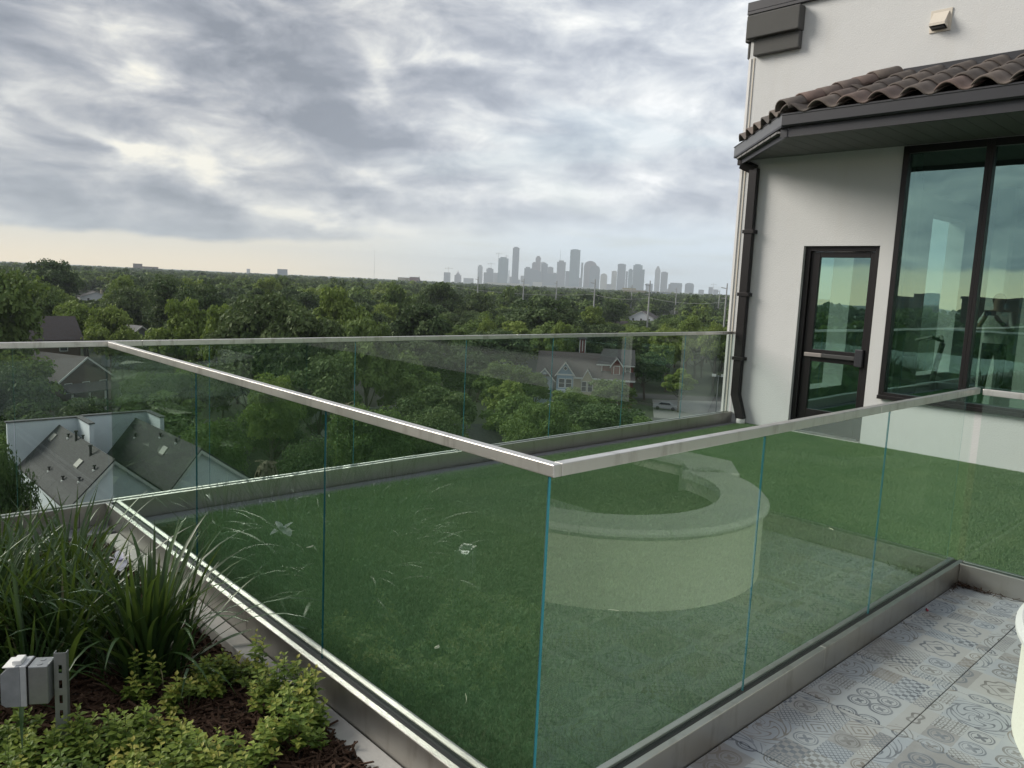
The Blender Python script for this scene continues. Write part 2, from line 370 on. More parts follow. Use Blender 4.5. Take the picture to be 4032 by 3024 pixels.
def gn_scatter(name, pts, rots, scales, idx, sources, mats=(), rand_z_only=True):
    me = bpy.data.meshes.new(name); n = len(pts)
    me.vertices.add(n); me.vertices.foreach_set('co', np.asarray(pts, np.float32).ravel())
    for an, ty, dat in (('rot', 'FLOAT_VECTOR', rots), ('scl', 'FLOAT_VECTOR', scales)):
        a = me.attributes.new(an, ty, 'POINT'); a.data.foreach_set('vector', np.asarray(dat, np.float32).ravel())
    a = me.attributes.new('idx', 'INT', 'POINT'); a.data.foreach_set('value', np.asarray(idx, np.int32))
    src = bpy.data.collections.new(name+'_sources')
    for i, ms in enumerate(sources):
        o = bpy.data.objects.new(f'{name}_source_{i:02d}', ms); src.objects.link(o)
    o = bpy.data.objects.new(name, me); col.objects.link(o)
    ng = bpy.data.node_groups.new(name, 'GeometryNodeTree')
    ng.interface.new_socket('Geometry', in_out='INPUT', socket_type='NodeSocketGeometry'); ng.interface.new_socket('Geometry', in_out='OUTPUT', socket_type='NodeSocketGeometry')
    N, L = ng.nodes, ng.links
    gi = N.new('NodeGroupInput'); go = N.new('NodeGroupOutput'); ip = N.new('GeometryNodeInstanceOnPoints')
    ci = N.new('GeometryNodeCollectionInfo'); ci.inputs['Collection'].default_value = src; ci.inputs['Separate Children'].default_value = True; ci.inputs['Reset Children'].default_value = True
    def at(nm, ty):
        q = N.new('GeometryNodeInputNamedAttribute'); q.data_type = ty; q.inputs['Name'].default_value = nm; return q.outputs['Attribute']
    L.new(gi.outputs[0], ip.inputs['Points']); L.new(ci.outputs[0], ip.inputs['Instance']); ip.inputs['Pick Instance'].default_value = True
    L.new(at('idx', 'INT'), ip.inputs['Instance Index']); L.new(at('rot', 'FLOAT_VECTOR'), ip.inputs['Rotation']); L.new(at('scl', 'FLOAT_VECTOR'), ip.inputs['Scale'])
    L.new(ip.outputs[0], go.inputs[0])
    md = o.modifiers.new('scatter', 'NODES'); md.node_group = ng
    return o
def in_turf(x, y):
    return (1.53 < x < 8.27 and 1.47 < y < 4.60) or (4.83 < x < 8.27 and -3.5 < y < 1.47) or (8.2 < x < 8.5 and 3.36 < y < 4.14)
pts = []
for gx in np.arange(1.40, 8.5, .13):
    for gy in np.arange(-3.5, 4.75, .13):
        x, y = gx+random.uniform(-.012, .012), gy+random.uniform(-.012, .012)
        x2 = min(max(x, 1.535 if gy > 1.35 else 4.82), 8.13 if not (3.4 < gy < 4.1) else 8.4); y2 = min(y, 4.60); 
        if gx < 4.69: y2 = max(y2, 1.475)
        if gx < 4.6 and gy < 1.30: continue
        pts.append((x2, y2, 0.0))
n = len(pts)
tt = gn_scatter('artificial_turf', pts, [(0, 0, random.choice((0, 1, 2, 3))*math.pi/2+random.uniform(-.05, .05)) for _ in pts], [(1, 1, random.uniform(.85, 1.15)) for _ in pts], rng.integers(0, 4, n), [tuft_mesh(i) for i in range(4)])
tag(tt, 'short green artificial grass over the roof terrace', 'turf', kind='stuff')

# patterned patio tiles
def tile_fn(g, p, vec, c0):
    oi = g.new('ShaderNodeObjectInfo').outputs['Random']
    K = 1/.1
    wob = g.vm('SCALE', g.vm('SUBTRACT', g.noise(vec, 30, 2, .5, out='Color'), (.5, .5, .5)), scale=.006)
    v = g.vm('SCALE', g.vm('ADD', vec, wob), scale=K)
    x, y, _ = g.sep(v)
    def cells(x, y, seed, ox=0.):
        cx = g.m('FLOOR', x); cy = g.m('FLOOR', y)
        w = g.new('ShaderNodeTexWhiteNoise', noise_dimensions='3D'); g.put(w.inputs['Vector'], g.xyz(cx, cy, g.m('ADD', g.m('MULTIPLY', oi, 91.7), seed)))
        return g.m('SUBTRACT', g.m('SUBTRACT', x, cx), .5), g.m('SUBTRACT', g.m('SUBTRACT', y, cy), .5), w.outputs['Value'], w.outputs['Color']
    x = g.m('ADD', x, 0.0); y = g.m('ADD', y, 0.0)
    fx, fy, rid, rcol = cells(x, y, 0.)
    bx, by, bid, bcol = cells(g.m('MULTIPLY', g.m('ADD', x, 2.), .5), g.m('MULTIPLY', g.m('ADD', y, 2.), .5), 7.)
    ab = lambda q: g.m('ABSOLUTE', q)
    def length(a, b): return g.m('SQRT', g.m('ADD', g.m('MULTIPLY', a, a), g.m('MULTIPLY', b, b)))
    def lt(a, b): return g.m('LESS_THAN', a, b)
    def ring(r, r0, w): return lt(ab(g.m('SUBTRACT', r, r0)), w)
    mx = lambda a, b: g.m('MAXIMUM', a, b)
    ax, ay = ab(fx), ab(fy); man = g.m('ADD', ax, ay); r = length(fx, fy)
    ang = g.m('ARCTAN2', fy, fx)
    BX, BY = ab(bx), ab(by); bman = g.m('ADD', BX, BY); br = length(bx, by); bang = g.m('ARCTAN2', by, bx)
    # motifs
    q1 = length(g.m('SUBTRACT', BX, .2), g.m('SUBTRACT', BY, .2))
    P0 = mx(mx(ring(q1, .19, .022), ring(q1, .135, .010)), lt(g.m('ADD', length(g.m('SUBTRACT', BX, .2), g.m('SUBTRACT', BY, .2)), g.m('MULTIPLY', g.m('COSINE', g.m('MULTIPLY', g.m('ARCTAN2', g.m('SUBTRACT', BY, .2), g.m('SUBTRACT', BX, .2)), 4.)), .025)), .065))
    s45a = g.m('MULTIPLY', g.m('ADD', fx, fy), 5.); s45b = g.m('MULTIPLY', g.m('SUBTRACT', fx, fy), 5.)
    fr = lambda q: ab(g.m('SUBTRACT', g.m('FRACT', g.m('ADD', q, 20.)), .5))
    P1 = mx(lt(fr(s45a), .13), lt(fr(s45b), .13))
    P2 = g.m('LESS_THAN', g.m('FRACT', g.m('MULTIPLY', g.m('ADD', g.m('FLOOR', g.m('MULTIPLY', g.m('ADD', fx, 5), 5.)), g.m('FLOOR', g.m('MULTIPLY', g.m('ADD', fy, 5), 5.))), .5)), .3)
    sc = g.m('SINE', g.m('ADD', g.m('MULTIPLY', bang, 4.), g.m('MULTIPLY', g.m('SINE', g.m('MULTIPLY', br, 17.)), 2.2)))
    P3 = mx(lt(ab(g.m('SUBTRACT', sc, .25)), .34), mx(ring(br, .46, .014), lt(br, .06)))
    P4 = mx(g.m('GREATER_THAN', g.m('SINE', g.m('MULTIPLY', man, 26.)), .45), lt(man, .07))
    P5 = mx(mx(ring(r, .40, .028), ring(r, .31, .015)), lt(g.m('ADD', r, g.m('MULTIPLY', g.m('COSINE', g.m('MULTIPLY', ang, 4.)), .085)), .17))
    P6 = mx(ring(g.m('ADD', br, g.m('MULTIPLY', g.m('COSINE', g.m('MULTIPLY', bang, 8.)), .03)), .34, .028), mx(ring(bman, .27, .016), lt(bman, .12)))
    P7 = mx(lt(fr(g.m('MULTIPLY', fx, 4.)), .10), lt(fr(g.m('MULTIPLY', fy, 4.)), .10))
    P7 = mx(P7, lt(g.m('ADD', fr(g.m('ADD', g.m('MULTIPLY', fx, 4.), .5)), fr(g.m('ADD', g.m('MULTIPLY', fy, 4.), .5))), .22))
    small = [P1, P5, P4, P2, P7, P1, P5]; big = [P0, P3, P6, P3, P0]
    def pick(lst, rid):
        out = lst[0]
        for i in range(1, len(lst)):
            f = g.m('GREATER_THAN', rid, i/len(lst))
            out = g.m('ADD', g.m('MULTIPLY', lst[i], f), g.m('MULTIPLY', out, g.m('SUBTRACT', 1, f)))
        return out
    isbig = g.m('GREATER_THAN', bid, .42)
    bid2 = g.m('FRACT', g.m('MULTIPLY', bid, 13.7))
    msk = g.m('ADD', g.m('MULTIPLY', pick(big, bid2), isbig), g.m('MULTIPLY', pick(small, rid), g.m('SUBTRACT', 1, isbig)))
    cr = g.m('ADD', g.m('MULTIPLY', bid2, isbig), g.m('MULTIPLY', g.m('FRACT', g.m('MULTIPLY', rid, 17.3)), g.m('SUBTRACT', 1, isbig)))
    basec = g.ramp(cr, [(0, (.40, .415, .43)), (.35, (.385, .385, .385)), (.55, (.36, .385, .42)), (.84, (.29, .285, .285)), (.92, (.44, .45, .455))], 'CONSTANT')
    ink = g.ramp(g.m('FRACT', g.m('MULTIPLY', cr, 5.3)), [(0, (.12, .13, .155)), (.3, (.17, .162, .158)), (.6, (.14, .158, .19)), (.85, (.21, .185, .165))], 'CONSTANT')
    worn = g.smooth(g.noise(vec, 14, 5, .65), .35, .62, .62, 1)
    c = g.mix(g.m('MULTIPLY', msk, worn), basec, ink)
    c = g.mix(g.smooth(g.noise(vec, 5, 5, .7), .45, .75, 0, .38), c, (.50, .51, .52))
    g.put(p.inputs['Roughness'], .5)
    return c
tilefloor = mat('patterned_tile', fn=tile_fn, bump=.04, bscale=90)
struct('patio_bed', MB().box(-3, 4.606, -6, 1.26, -.299, -.012), grout)
patio = bpy.data.objects.new('tile_patio', None); col.objects.link(patio); patio['kind'] = 'structure'
tm = None
for i, x in enumerate(np.arange(-2.7, 4.6, .5)):
    for j, y in enumerate(np.arange(.887, -4.2, -.5)):
        full = (x+.5 < 4.61) and j > 0
        if full and tm is not None:
            o = tm.copy(); col.objects.link(o)
        else:
            x1 = min(x+.4965, 4.603); w = (x1-x-.0035)
            ylo, yhi = (y+.0018, 1.258) if j == 0 else (y+.0018, y+.4982)
            mb = MB().box(-.2482, -.2482+w, -.248+(0 if j else .0), -.248+(yhi-ylo), -.012, 0)
            o = mb.build('tile', tilefloor, patio)
            b = o.modifiers.new('bevel', 'BEVEL'); b.width = .0015; b.segments = 1
            if full: tm = o
        yy = (y+.0018) if j == 0 else (y+.0018)
        o.parent = patio; o.location = (x+.25, yy+.248, random.uniform(-.0006, .0006))

# ------------------------------------------------------------------ glass railings
def railing(name, label, axis, a0, a1, near, sgn, joints, shoe=(.0, .075), top=1.07, glass_off=.018, shoe_z=.112, rail0=0., glass0=.006, segs=()):
    """axis 0 runs along x, 1 along y; near = coordinate of the face turned to the viewer; sgn = direction away from the viewer."""
    t = thing(name, ((a0, near, 0) if axis == 0 else (near, a0, 0)), label, 'railing')
    def bx(nm, s0, s1, d0, d1, z0, z1, m, bevel=0):
        lo, hi = sorted((near+sgn*d0, near+sgn*d1))
        return box(nm, s0, s1, lo, hi, z0, z1, m, t, bevel) if axis == 0 else box(nm, lo, hi, s0, s1, z0, z1, m, t, bevel)
    # base shoe: two steel cheeks with a black wedge between them
    cuts = [a0]+[s for s in segs if a0 < s < a1]+[a1]
    z0 = -.02
    for s0, s1 in zip(cuts[:-1], cuts[1:]):
        bx('base_shoe', s0+(.0008 if s0 != a0 else 0), s1-(.0008 if s1 != a1 else 0), shoe[0], shoe[0]+.024, z0, shoe_z, steel_shoe, .0025)
        bx('base_shoe', s0, s1, shoe[1]-.022, shoe[1], z0, shoe_z, steel_shoe, .0025)
    bx('gasket', a0+.002, a1-.002, shoe[0]+.0245, shoe[1]-.0225, z0, shoe_z-.008, gasketm)
    gc = (shoe[0]+shoe[1])/2+.001
    js = [a0+glass0]+[j for j in joints if a0 < j < a1]+[a1-.006]
    for j0, j1 in zip(js[:-1], js[1:]):
        s0 = j0+(.0025 if j0 != js[0] else 0); s1 = j1-(.0025 if j1 != js[-1] else 0)
        lo, hi = sorted((near+sgn*(gc-.004), near+sgn*(gc+.004)))
        mb = MB()
        X = (s0, s1, lo, hi) if axis == 0 else (lo, hi, s0, s1)
        mb.box(*X, shoe_z-.004, top-.033)
        # side faces of the pane are its green cut edges
        mb.mi = ([0, 1, 0, 1, 0, 1] if axis == 0 else [0, 1, 1, 0, 1, 0])
        mb.build('glass_panel', [railglass, edgeglass], t)
    rc = gc
    cuts = [a0+rail0]+[s+.37 for s in segs if a0 < s+.37 < a1]+[a1]
    for s0, s1 in zip(cuts[:-1], cuts[1:]):
        bx('handrail', s0+(.0006 if s0 > a0+.2 else 0), s1-(.0006 if s1 != a1 else 0), rc-.015, rc+.015, top-.033, top, steel, .0025)
    return t
jA = [-3.4+1.056*i for i in range(0, 1)] + [-4.38, -3.32, -2.27, -1.21, -.155, .90, 1.975, 3.05, 4.106, 5.139, 6.189, 7.238]
railing('glass_railing', 'longest glass railing, along the far roof edge in front of the tree tops', 0, -8.0, 8.262, 4.872, 1, jA, (0, .078), top=1.0715, segs=(-5.1, -1.95, 1.2, 4.3))
railing('glass_railing', 'glass railing beside the planting bed, its white-lit handrail slanting down to the near corner', 1, 1.3365, 4.870, 1.340, 1, [2.41, 3.59], (0, .088), segs=(2.95,), rail0=-.0525, glass0=-.024)
railing('glass_railing', 'glass railing beside the patterned tiles, from the near corner back to the right', 0, 1.340, 4.681, 1.2605, 1, [2.425, 3.497], (0, .075), segs=(3.0,), rail0=.0605, glass0=.034)
railing('glass_railing', 'short glass railing at the right edge, ending at the white-lit corner above the tiles', 1, -6.0, 1.259, 4.606, 1, [-4.1, -3.05, -2.0, -.95, .12], (0, .075), segs=(-1.0,))

# pale concrete ledge of the planting bed
ledge = thing('planter_kerb', (1.29, 2.9, 0), 'pale concrete kerb between the planting bed and the slanting glass railing', 'kerb')
for y0, y1 in ((1.30, 2.31), (2.315, 3.40), (3.405, 4.62)):
    box('kerb_stone', 1.262, 1.3375, y0, y1, -.299, -.001, concrete, ledge, .004)

# ------------------------------------------------------------------ the white building on the right
UW = 8.27
bd = thing('white_building', (UW, 2, 0), 'white stucco rooftop building with tiled eave, dark bronze door and tall tinted windows', 'building')
def wall_grid(name, axis, p0, p1, ss, zs, solid, m, parent):
    """A wall with real openings: cells of the ss x zs grid for which solid(i, j)."""
    mb = MB(); ns, nz = len(ss)-1, len(zs)-1
    P = (lambda s, z, d: (p0 if d == 0 else p1, s, z)) if axis == 0 else (lambda s, z, d: (s, p0 if d == 0 else p1, z))
    S = lambda i, j: 0 <= i < ns and 0 <= j < nz and solid(i, j)
    for i in range(ns):
        for j in range(nz):
            if not S(i, j): continue
            a, b, c, d = ss[i], ss[i+1], zs[j], zs[j+1]
            mb.add([P(a, c, 0), P(b, c, 0), P(b, d, 0), P(a, d, 0)], [(3, 2, 1, 0)])
            mb.add([P(a, c, 1), P(b, c, 1), P(b, d, 1), P(a, d, 1)], [(0, 1, 2, 3)])
            if not S(i-1, j): mb.add([P(a, c, 0), P(a, c, 1), P(a, d, 1), P(a, d, 0)], [(0, 1, 2, 3)])
            if not S(i+1, j): mb.add([P(b, c, 0), P(b, c, 1), P(b, d, 1), P(b, d, 0)], [(3, 2, 1, 0)])
            if not S(i, j-1): mb.add([P(a, c, 0), P(b, c, 0), P(b, c, 1), P(a, c, 1)], [(0, 1, 2, 3)])
            if not S(i, j+1): mb.add([P(a, d, 0), P(b, d, 0), P(b, d, 1), P(a, d, 1)], [(3, 2, 1, 0)])
    return mb.build(name, m, parent)
ss = [-9, -7.4, 3.20, 3.34, 4.16, 5.02]; zs = [-.05, .515, 2.07, 3.045, 4.70]
def solid(i, j):
    if i == 3 and j < 2: return False
    if i == 1 and j in (1, 2): return False
    return True
wall_grid('wall', 0, UW, UW+.28, ss, zs, solid, stucco, bd)
# side and back walls, ceiling and floor of the room inside
wall_grid('wall', 1, 4.74, 5.02, [UW+.281, 9.3, 10.9, 11.5, 13.1, 13.7, 15.3, 20], [-.05, .3, 2.95, 4.70], lambda i, j: not (i in (1, 3, 5) and j == 1), stucco, bd)
box('wall', UW+.281, 20, -9.0, -8.7, -.05, 4.70, stucco, bd)
inner = mat('interior_paint', (.80, .80, .78), .8); innerfloor = mat('rubber_floor', (.03, .03, .032), .5, nscale=30, namt=.4)
backs = [-8.69, -6.5, -5.2, -3, -1.7, .6, 1.9, 3.2, 4.2, 4.739]
wall_grid('wall', 0, 17.0, 17.2, backs, [-.02, .6, 2.7, 4.0], lambda i, j: not (i % 2 == 1 and j == 1), inner, bd)
box('interior_floor', UW+.282, 16.99, -8.69, 4.735, -.05, -.01, innerfloor, bd)
box('interior_ceiling', UW+.282, 19.9, -8.69, 4.735, 3.25, 3.45, mat('dark_ceiling', (.10, .10, .10), .8), bd)
box('roof_slab', UW+.29, 19.99, -8.69, 4.735, 4.3, 4.6, curbm, bd)
for (cx, cy) in ((9.9, 3.75), (13.4, 3.62), (13.5, 3.16), (11.9, 4.45), (13.4, 2.75), (11.1, -.3)):
    box('column', cx-.11, cx+.11, cy-.11, cy+.11, -.01, 3.25, inner, bd)
bikem = mat('dark_bike', (.02, .02, .022), .35); greym = mat('grey_grip', (.35, .35, .34), .5)
bk = thing('exercise_bike', (11.2, 3.86, 0), 'dark exercise bike with pale curved handlebar behind the first tall window', 'exercise bike')
MB().tube([(11.0, 3.3, .04), (11.0, 4.2, .04)], .03, 8).tube([(11.0, 3.55, .05), (11.0, 3.6, .5), (11.0, 3.52, 1.0)], .035, 8).tube([(11.0, 3.6, .45), (11.0, 4.0, .35), (11.0, 4.05, .75)], .03, 8).build('frame', bikem, bk)
MB().tube([(10.98, 4.05, .40), (11.04, 4.05, .40)], .26, 24).build('flywheel', bikem, bk)
MB().tube([(10.8, 3.78, 1.02), (10.82, 3.6, 1.08), (11.0, 3.52, 1.02), (11.18, 3.6, 1.08), (11.2, 3.78, 1.02)], .02, 8).build('handlebar', greym, bk)
MB().obox((11.0, 3.98, .82), (.09, 0, 0), (0, .13, 0), (0, 0, .03)).build('saddle', bikem, bk, .02)
# parapet cap and corner trims
MB().box(UW-.05, UW+.33, -9.05, 5.07, 4.701, 4.80).box(UW-.05, UW+.02, -9.05, 5.07, 4.665, 4.70).build('parapet_cap', gutterm, bd, .004)
box('moulding', UW-.13, UW-.001, 4.385, 5.02, 4.375, 4.628, stucco_grey, bd, .012)
box('moulding', UW-.075, UW-.001, 4.395, 4.945, 4.192, 4.373, stucco_grey, bd, .012)
box('moulding', UW-.02, UW+.55, 5.022, 5.09, 4.375, 4.628, stucco_grey, bd, .012)
box('moulding', UW-.0, UW+.5, 5.022, 5.06, 4.192, 4.373, stucco_grey, bd, .012)
box('corner_trim', UW-.012, UW-.001, 4.995, 5.024, -.04, 4.19, pvc, bd)
box('corner_trim', UW-.008, UW-.001, 4.955, 4.968, -.04, 4.19, beige, bd)
# vent hood
vt = MB().box(UW-.012, UW-.001, 2.893, 3.085, 4.095, 4.30)
vt.build('vent_plate', beige, bd, .002)
vh = MB().add([(UW-.012, 2.92, 4.275), (UW-.012, 3.06, 4.275), (UW-.10, 3.06, 4.16), (UW-.10, 2.92, 4.16), (UW-.012, 2.92, 4.115), (UW-.012, 3.06, 4.115), (UW-.10, 3.06, 4.135), (UW-.10, 2.92, 4.135)],
     [(0, 1, 2, 3), (3, 2, 6, 7), (0, 3, 7, 4), (1, 5, 6, 2), (0, 4, 5, 1)])
vh.build('vent_hood', beige, bd)
box('vent_opening', UW-.09, UW-.013, 2.93, 3.05, 4.118, 4.122, gasketm, bd)
# door
dr = bpy.data.objects.new('door', None); 
fx0, fx1 = UW+.045, UW+.155
MB().box(fx0, fx1, 3.342, 3.40, .0, 2.068).box(fx0, fx1, 4.10, 4.158, .0, 2.068).box(fx0, fx1, 3.401, 4.099, 2.015, 2.068).build('door_frame', bronze, bd, .003)
leaf = MB()
lx0, lx1 = UW+.075, UW+.125
for y0, y1, z0, z1 in ((3.404, 3.455, .02, 2.01), (4.0, 4.096, .02, 2.01), (3.456, 3.999, 1.95, 2.01), (3.456, 3.999, .81, .945), (3.456, 3.999, .02, .275)):
    leaf.box(lx0, lx1, y0, y1, z0, z1)
dl = leaf.build('door', bronze, bd, .003)
box('pane', lx0+.02, lx0+.03, 3.452, 4.003, .94, 1.955, winglass, dl); box('pane', lx0+.02, lx0+.03, 3.452, 4.003, .27, .815, winglass, dl)
pb = MB().box(lx0-.045, lx0-.012, 3.50, 3.86, .862, .905); pb.build('push_bar', mat('dark_rubber', (.05, .05, .05), .5), dl, .005)
box('push_bar', lx0-.046, lx0-.011, 3.862, 4.06, .862, .905, mat('taupe_metal', (.30, .27, .26), .45, .4), dl, .005)
box('handle', lx0-.06, lx0-.001, 3.412, 3.495, .80, .985, gutterm, dl, .008)
box('threshold', UW-.03, UW+.14, 3.34, 4.16, -.003, .012, steel, bd, .002)
# tall windows
yw = [3.20, 2.425, 1.65, .875, .10, -.675, -1.45, -2.225, -3.0, -3.775, -4.55, -5.325, -6.1, -6.875, -7.4]
for k, (a, b) in enumerate(zip(yw[:-1], yw[1:])):
    fr = MB()
    fr.box(UW-.02, UW+.10, a-(.055 if k == 0 else .034), a-.001, .516, 3.044)
    fr.box(UW-.02, UW+.10, b, b+.034, .516, 3.044)
    fr.box(UW-.02, UW+.10, b+.0345, a-(.0555 if k == 0 else .0345), .516, .575).box(UW-.02, UW+.10, b+.0345, a-(.0555 if k == 0 else .0345), 2.975, 3.044)
    wf = fr.build('window', bronze, bd, .003)
    box('pane', UW+.03, UW+.042, b+.03, a-.03, .57, 2.98, winglass, wf)
MB().box(UW-.045, UW-.021, -7.4, 3.20, .505, .545).build('window_sill', bronze, bd, .003)
def person():
    L = Vector((12.9, 3.43, 0)); t = thing('person', L, 'person in pale top and dark trousers standing indoors behind the tall window, hands raised', 'person')
    J = {'pel': (0, 0, .93, .125), 'wai': (0, 0, 1.08, .115), 'che': (-.01, 0, 1.27, .135), 'nek': (-.01, 0, 1.45, .052), 'hed': (-.03, 0, 1.55, .085), 'top': (-.02, 0, 1.64, .075)}
    E_ = [('pel', 'wai'), ('wai', 'che'), ('che', 'nek'), ('nek', 'hed'), ('hed', 'top')]
    for sg, n in ((1, 'l'), (-1, 'r')):
        J.update({'hip'+n: (0, .085*sg, .88, .095), 'kne'+n: (-.01, .10*sg, .49, .062), 'ank'+n: (.02, .11*sg, .09, .042), 'toe'+n: (-.13, .125*sg, .035, .035),
                  'sho'+n: (0, .165*sg, 1.39, .055), 'elb'+n: (-.10, .24*sg, 1.14, .040), 'wri'+n: (-.30, .10*sg, 1.30, .028), 'han'+n: (-.36, .055*sg, 1.38, .032)})
        E_ += [('pel', 'hip'+n), ('hip'+n, 'kne'+n), ('kne'+n, 'ank'+n), ('ank'+n, 'toe'+n), ('che', 'sho'+n), ('sho'+n, 'elb'+n), ('elb'+n, 'wri'+n), ('wri'+n, 'han'+n)]
    ks_ = list(J); me = bpy.data.meshes.new('body'); me.from_pydata([J[k][:3] for k in ks_], [(ks_.index(a), ks_.index(b)) for a, b in E_], [])
    skin = mat('skin', (.42, .26, .19), .6); topm = mat('pale_top', (.62, .62, .60), .8); trm = mat('dark_trousers', (.02, .022, .03), .8)
    def fn(g, p, vec, c):
        x, y, z = g.sep(vec)
        c1 = g.mix(g.m('LESS_THAN', z, .97), (.62, .62, .60), (.022, .024, .032)); c1 = g.mix(g.m('GREATER_THAN', z, 1.43), c1, (.42, .26, .19))
        return g.mix(g.m('LESS_THAN', x, -.14), c1, g.mix(g.m('GREATER_THAN', z, .3), (.5, .5, .5), (.42, .26, .19)))
    me.materials.append(mat('person_cloth_and_skin', fn=fn, rough=.8))
    o = bpy.data.objects.new('body', me); col.objects.link(o); o.parent = t
    md = o.modifiers.new('skin', 'SKIN'); sv = me.skin_vertices[0].data
    for i, k in enumerate(ks_): sv[i].radius = (J[k][3], J[k][3]*(1.25 if k in ('che', 'wai', 'pel') else 1)); sv[i].use_root = k == 'pel'
    o.modifiers.new('sub', 'SUBSURF').levels = 1; o.modifiers['sub'].render_levels = 2
    MB().add([tuple(L+Vector((-.02, 0, 1.60))+Vector((math.cos(a)*.098*math.cos(b), math.sin(a)*.09*math.cos(b), math.sin(b)*.10))) for b in (-.5, 0, .5, 1.0, 1.5) for a in [2*math.pi*k/12+.2 for k in range(12)]],
        [(j*12+i, j*12+(i+1) % 12, (j+1)*12+(i+1) % 12, (j+1)*12+i) for j in range(4) for i in range(12) if not (j < 2 and 4 <= i <= 7)]).build('hair', mat('dark_hair', (.03, .02, .015), .7), t)
    ph = thing('mobile_phone', L+Vector((-.39, 0, 1.40)), 'small dark phone held up by the person behind the tall window', 'phone'); MB().obox(L+Vector((-.39, 0, 1.41)), (.005, 0, 0), (0, .075, 0), (0, 0, .037)).build('case', gasketm, ph)
person()
# soffit boards with dark grooves, fascia and gutter
ue = 6.95
def clipL(u): return 3.83+(u-ue)      # 45 degree end of the eave
# boards run across the eave
ed = 3.85+(UW-7.03)
k = 0; y = 5.02
while y > -6:
    y0 = y-.155
    # board quad clipped by the 45 degree line
    def xstart(v): return max(7.03, 7.03+(v-3.90)) if v > 3.90 else 7.03
    xa, xb = xstart(y), xstart(y0)
    if xb < UW-.02:
        xa = min(xa, UW-.012)
        MB().extrude([(xa, y-.006, 3.052), (UW-.002, y-.006, 3.052), (UW-.002, y0, 3.052), (xb, y0, 3.052)], (0, 0, .02)).build('soffit_board', soffitm, bd)
    y = y0
MB().extrude([(7.04, 3.90, 3.075), (8.20, 5.06, 3.075), (8.262, 5.06, 3.075), (8.262, -6, 3.075), (7.04, -6, 3.075)], (0, 0, .012)).build('soffit_backing', gasketm, bd)
MB().box(7.0, 7.028, -6, 3.86, 2.998, 3.195).build('fascia', gutterm, bd)
s2 = math.sqrt(.5)
def fas(off, z0, z1, th, nm, m, x0=6.95, y0=3.83, L=1.80):
    n = Vector((-s2, s2, 0)); d = Vector((s2, s2, 0)); p = Vector((x0, y0, 0)) - n*off
    return MB().extrude([p+Vector((0, 0, z0)), p+d*L+Vector((0, 0, z0)), p+d*L+Vector((0, 0, z1)), p+Vector((0, 0, z1))], -n*th).build(nm, m, bd)
fas(.05, 2.998, 3.195, .028, 'fascia', gutterm, L=1.75, x0=6.957, y0=3.825)
# gutter: k-shaped trough
gut = MB()
gut.extrude([(6.95, 0, 3.10), (6.965, 0, 3.085), (7.0, 0, 3.085), (7.0, 0, 3.10), (6.968, 0, 3.10), (6.956, 0, 3.108), (6.956, 0, 3.195), (6.966, 0, 3.195), (6.966, 0, 3.203), (6.945, 0, 3.203), (6.945, 0, 3.19), (6.95, 0, 3.185)], (0, 3.83, 0))
g1 = gut.build('gutter', gutterm, bd)
gut2 = MB().extrude([(6.95, 0, 3.10), (6.965, 0, 3.085), (7.0, 0, 3.085), (7.0, 0, 3.10), (6.968, 0, 3.10), (6.956, 0, 3.108), (6.956, 0, 3.195), (6.966, 0, 3.195), (6.966, 0, 3.203), (6.945, 0, 3.203), (6.945, 0, 3.19), (6.95, 0, 3.185)], (0, -6.0, 0)); gut2.build('gutter', gutterm, bd)
lg = fas(0, 3.10, 3.20, .02, 'gutter', gutter_lit, L=1.79); fas(.0, 3.08, 3.0995, .05, 'gutter', gutterm, L=1.79); fas(-.006, 3.2005, 3.208, .03, 'gutter', gutterm, L=1.80)
# downspout from the far end of the eave down the wall
dsy = 4.812
def spout(path, w=.055, d=.035):
    mb = MB()
    for a, b in zip(path[:-1], path[1:]):
        a, b = Vector(a), Vector(b); dirv = (b-a); L = dirv.length; dirv.normalize()
        side = Vector((0, 1, 0)) if abs(dirv.y) < .9 else Vector((0, 0, 1))
        side = (side - dirv*side.dot(dirv)).normalized(); oth = dirv.cross(side)
        mb.obox((a+b)/2, side*w, oth*d, dirv*(L/2+.012))
    return mb
spout([(8.19, 4.955, 3.085), (8.19, 4.955, 3.0), (8.215, dsy, 2.93), (8.215, dsy, .33), (8.205, 4.715, .06)], .05, .036).build('downspout', bronze, bd, .003)
MB().tube([(8.205, 4.715, .055), (8.205, 4.715, -.003)], .052, 16).build('drain_boot', pvc, bd)
for z in (2.21, 1.49, .74): MB().box(8.168, 8.269, dsy-.075, dsy+.067, z, z+.04).build('downspout_strap', bronze, bd, .002)
# roof: base plane under the tiles, two slopes meeting at the hip
def zroof(d): return 3.225+.40*d
hipx, hipy = UW, 3.286
rb = MB().add([(6.97, -6, 3.20), (6.97, 3.82, 3.20), (hipx, hipy, 3.72), (hipx, -6, 3.72)], [(0, 1, 2, 3)]).add([(6.97, 3.82, 3.20), (8.268, 5.10, 3.20), (hipx, hipy, 3.72)], [(0, 1, 2)])
rb.build('roof_felt', gutterm, bd)
MB().box(UW-.04, UW-.001, -6, 3.28, 3.71, 3.795).box(UW-.07, UW-.041, -6, 3.28, 3.71, 3.74).build('flashing', gutterm, bd, .003)
